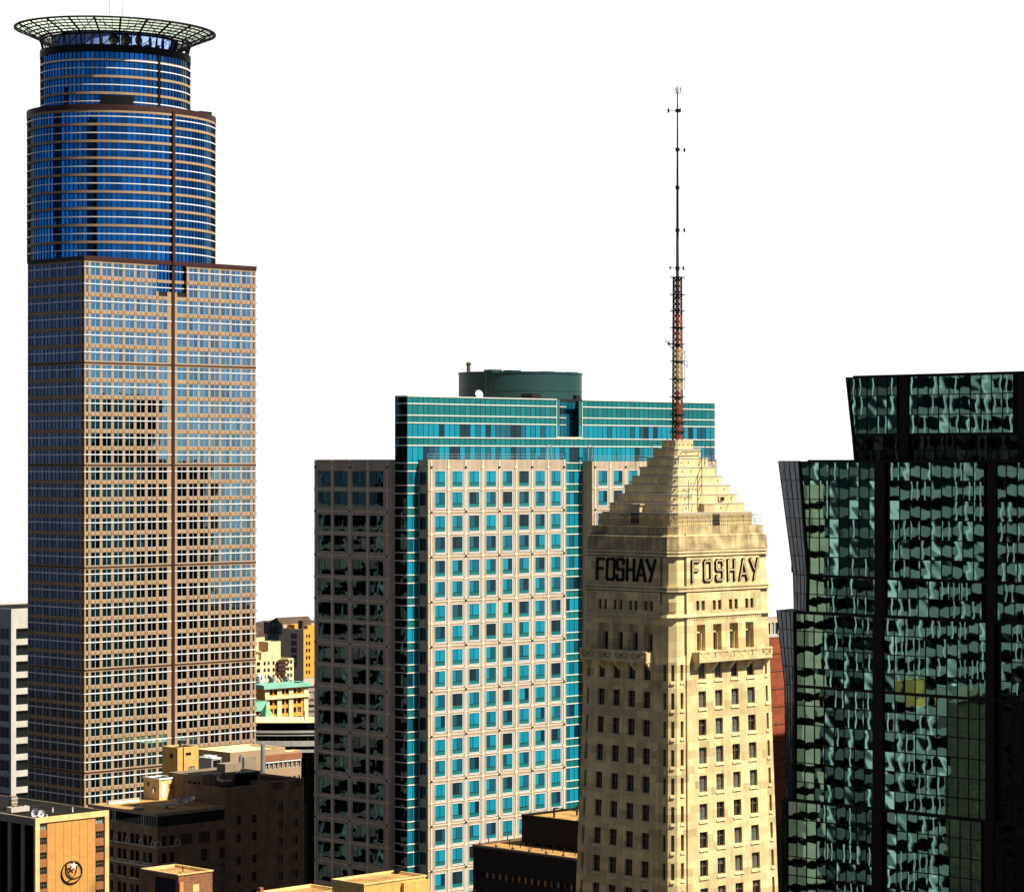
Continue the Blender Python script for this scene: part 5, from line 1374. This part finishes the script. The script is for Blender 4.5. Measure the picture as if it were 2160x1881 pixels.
# ================================================================ sky, sun, camera
EL,AZ=R(50),R(-20)                       # sun height; horizontal direction towards the sun, from +X
sd=Vector((math.cos(EL)*math.cos(AZ),math.cos(EL)*math.sin(AZ),math.sin(EL)))
sl=bpy.data.lights.new('sun','SUN'); sl.energy=5; sl.angle=R(.5); sl.color=(1,.93,.80)
so=bpy.data.objects.new('sun',sl); COL.objects.link(so); so.rotation_euler=sd.to_track_quat('Z','Y').to_euler(); so.location=(300,-100,600)
w=bpy.data.worlds.new('World'); sc.world=w; w.use_nodes=True; nt=w.node_tree; bg=nt.nodes['Background']
sky=nt.nodes.new('ShaderNodeTexSky'); sky.sky_type='NISHITA'; sky.sun_disc=False; sky.sun_elevation=EL; sky.sun_rotation=math.pi/2-AZ; sky.altitude=200; sky.dust_density=.6; sky.air_density=.32; sky.ozone_density=1.5
# plain white backdrop added to the low sky beyond the towers
geo=nt.nodes.new('ShaderNodeTexCoord'); sp=nt.nodes.new('ShaderNodeSeparateXYZ'); nt.links.new(geo.outputs['Generated'],sp.inputs[0])
def math_(op,a,b=None):
    n=nt.nodes.new('ShaderNodeMath'); n.operation=op
    for i,x in enumerate((a,b)):
        if x is None: continue
        if isinstance(x,(int,float)): n.inputs[i].default_value=x
        else: nt.links.new(x,n.inputs[i])
    return n.outputs[0]
hl=math_('SQRT',math_('ADD',math_('MULTIPLY',sp.outputs[0],sp.outputs[0]),math_('MULTIPLY',sp.outputs[1],sp.outputs[1])))
ca,sa=math.cos(R(99)),math.sin(R(99))
dt=math_('DIVIDE',math_('ADD',math_('MULTIPLY',sp.outputs[0],ca),math_('MULTIPLY',sp.outputs[1],sa)),math_('MAXIMUM',hl,1e-4))
def sstep(x,lo,hi):
    r=nt.nodes.new('ShaderNodeMapRange'); r.interpolation_type='SMOOTHSTEP'; r.inputs[1].default_value=lo; r.inputs[2].default_value=hi; nt.links.new(x,r.inputs[0]); return r.outputs[0]
fa=math_('MULTIPLY',sstep(dt,.55,.85),math_('SUBTRACT',1.0,sstep(sp.outputs[2],.26,.5)))
mx=nt.nodes.new('ShaderNodeMix'); mx.data_type='RGBA'; nt.links.new(fa,mx.inputs[0])
SKY=.05
nt.links.new(sky.outputs[0],mx.inputs[6]); mx.inputs[7].default_value=(.68/SKY,.68/SKY,.68/SKY,1)
nt.links.new(mx.outputs[2],bg.inputs[0]); bg.inputs[1].default_value=SKY
cam=bpy.data.cameras.new('camera'); co=bpy.data.objects.new('camera',cam); COL.objects.link(co)
co.location=(0,0,CZ); co.rotation_euler=(math.pi/2,0,0)
cam.sensor_width=36; cam.sensor_fit='HORIZONTAL'; cam.lens=F/2160*36; cam.shift_x=-(CX-1080)/2160; cam.shift_y=(HY-940.5)/2160
cam.clip_start=1; cam.clip_end=6000
sc.camera=co
vs=sc.view_settings; vs.view_transform='Standard'; vs.look='None'; vs.exposure=.75; vs.gamma=1; vs.use_curve_mapping=False
sc.cycles.max_bounces=6; sc.cycles.glossy_bounces=4; sc.cycles.use_denoising=True
bpy.context.view_layer.update()
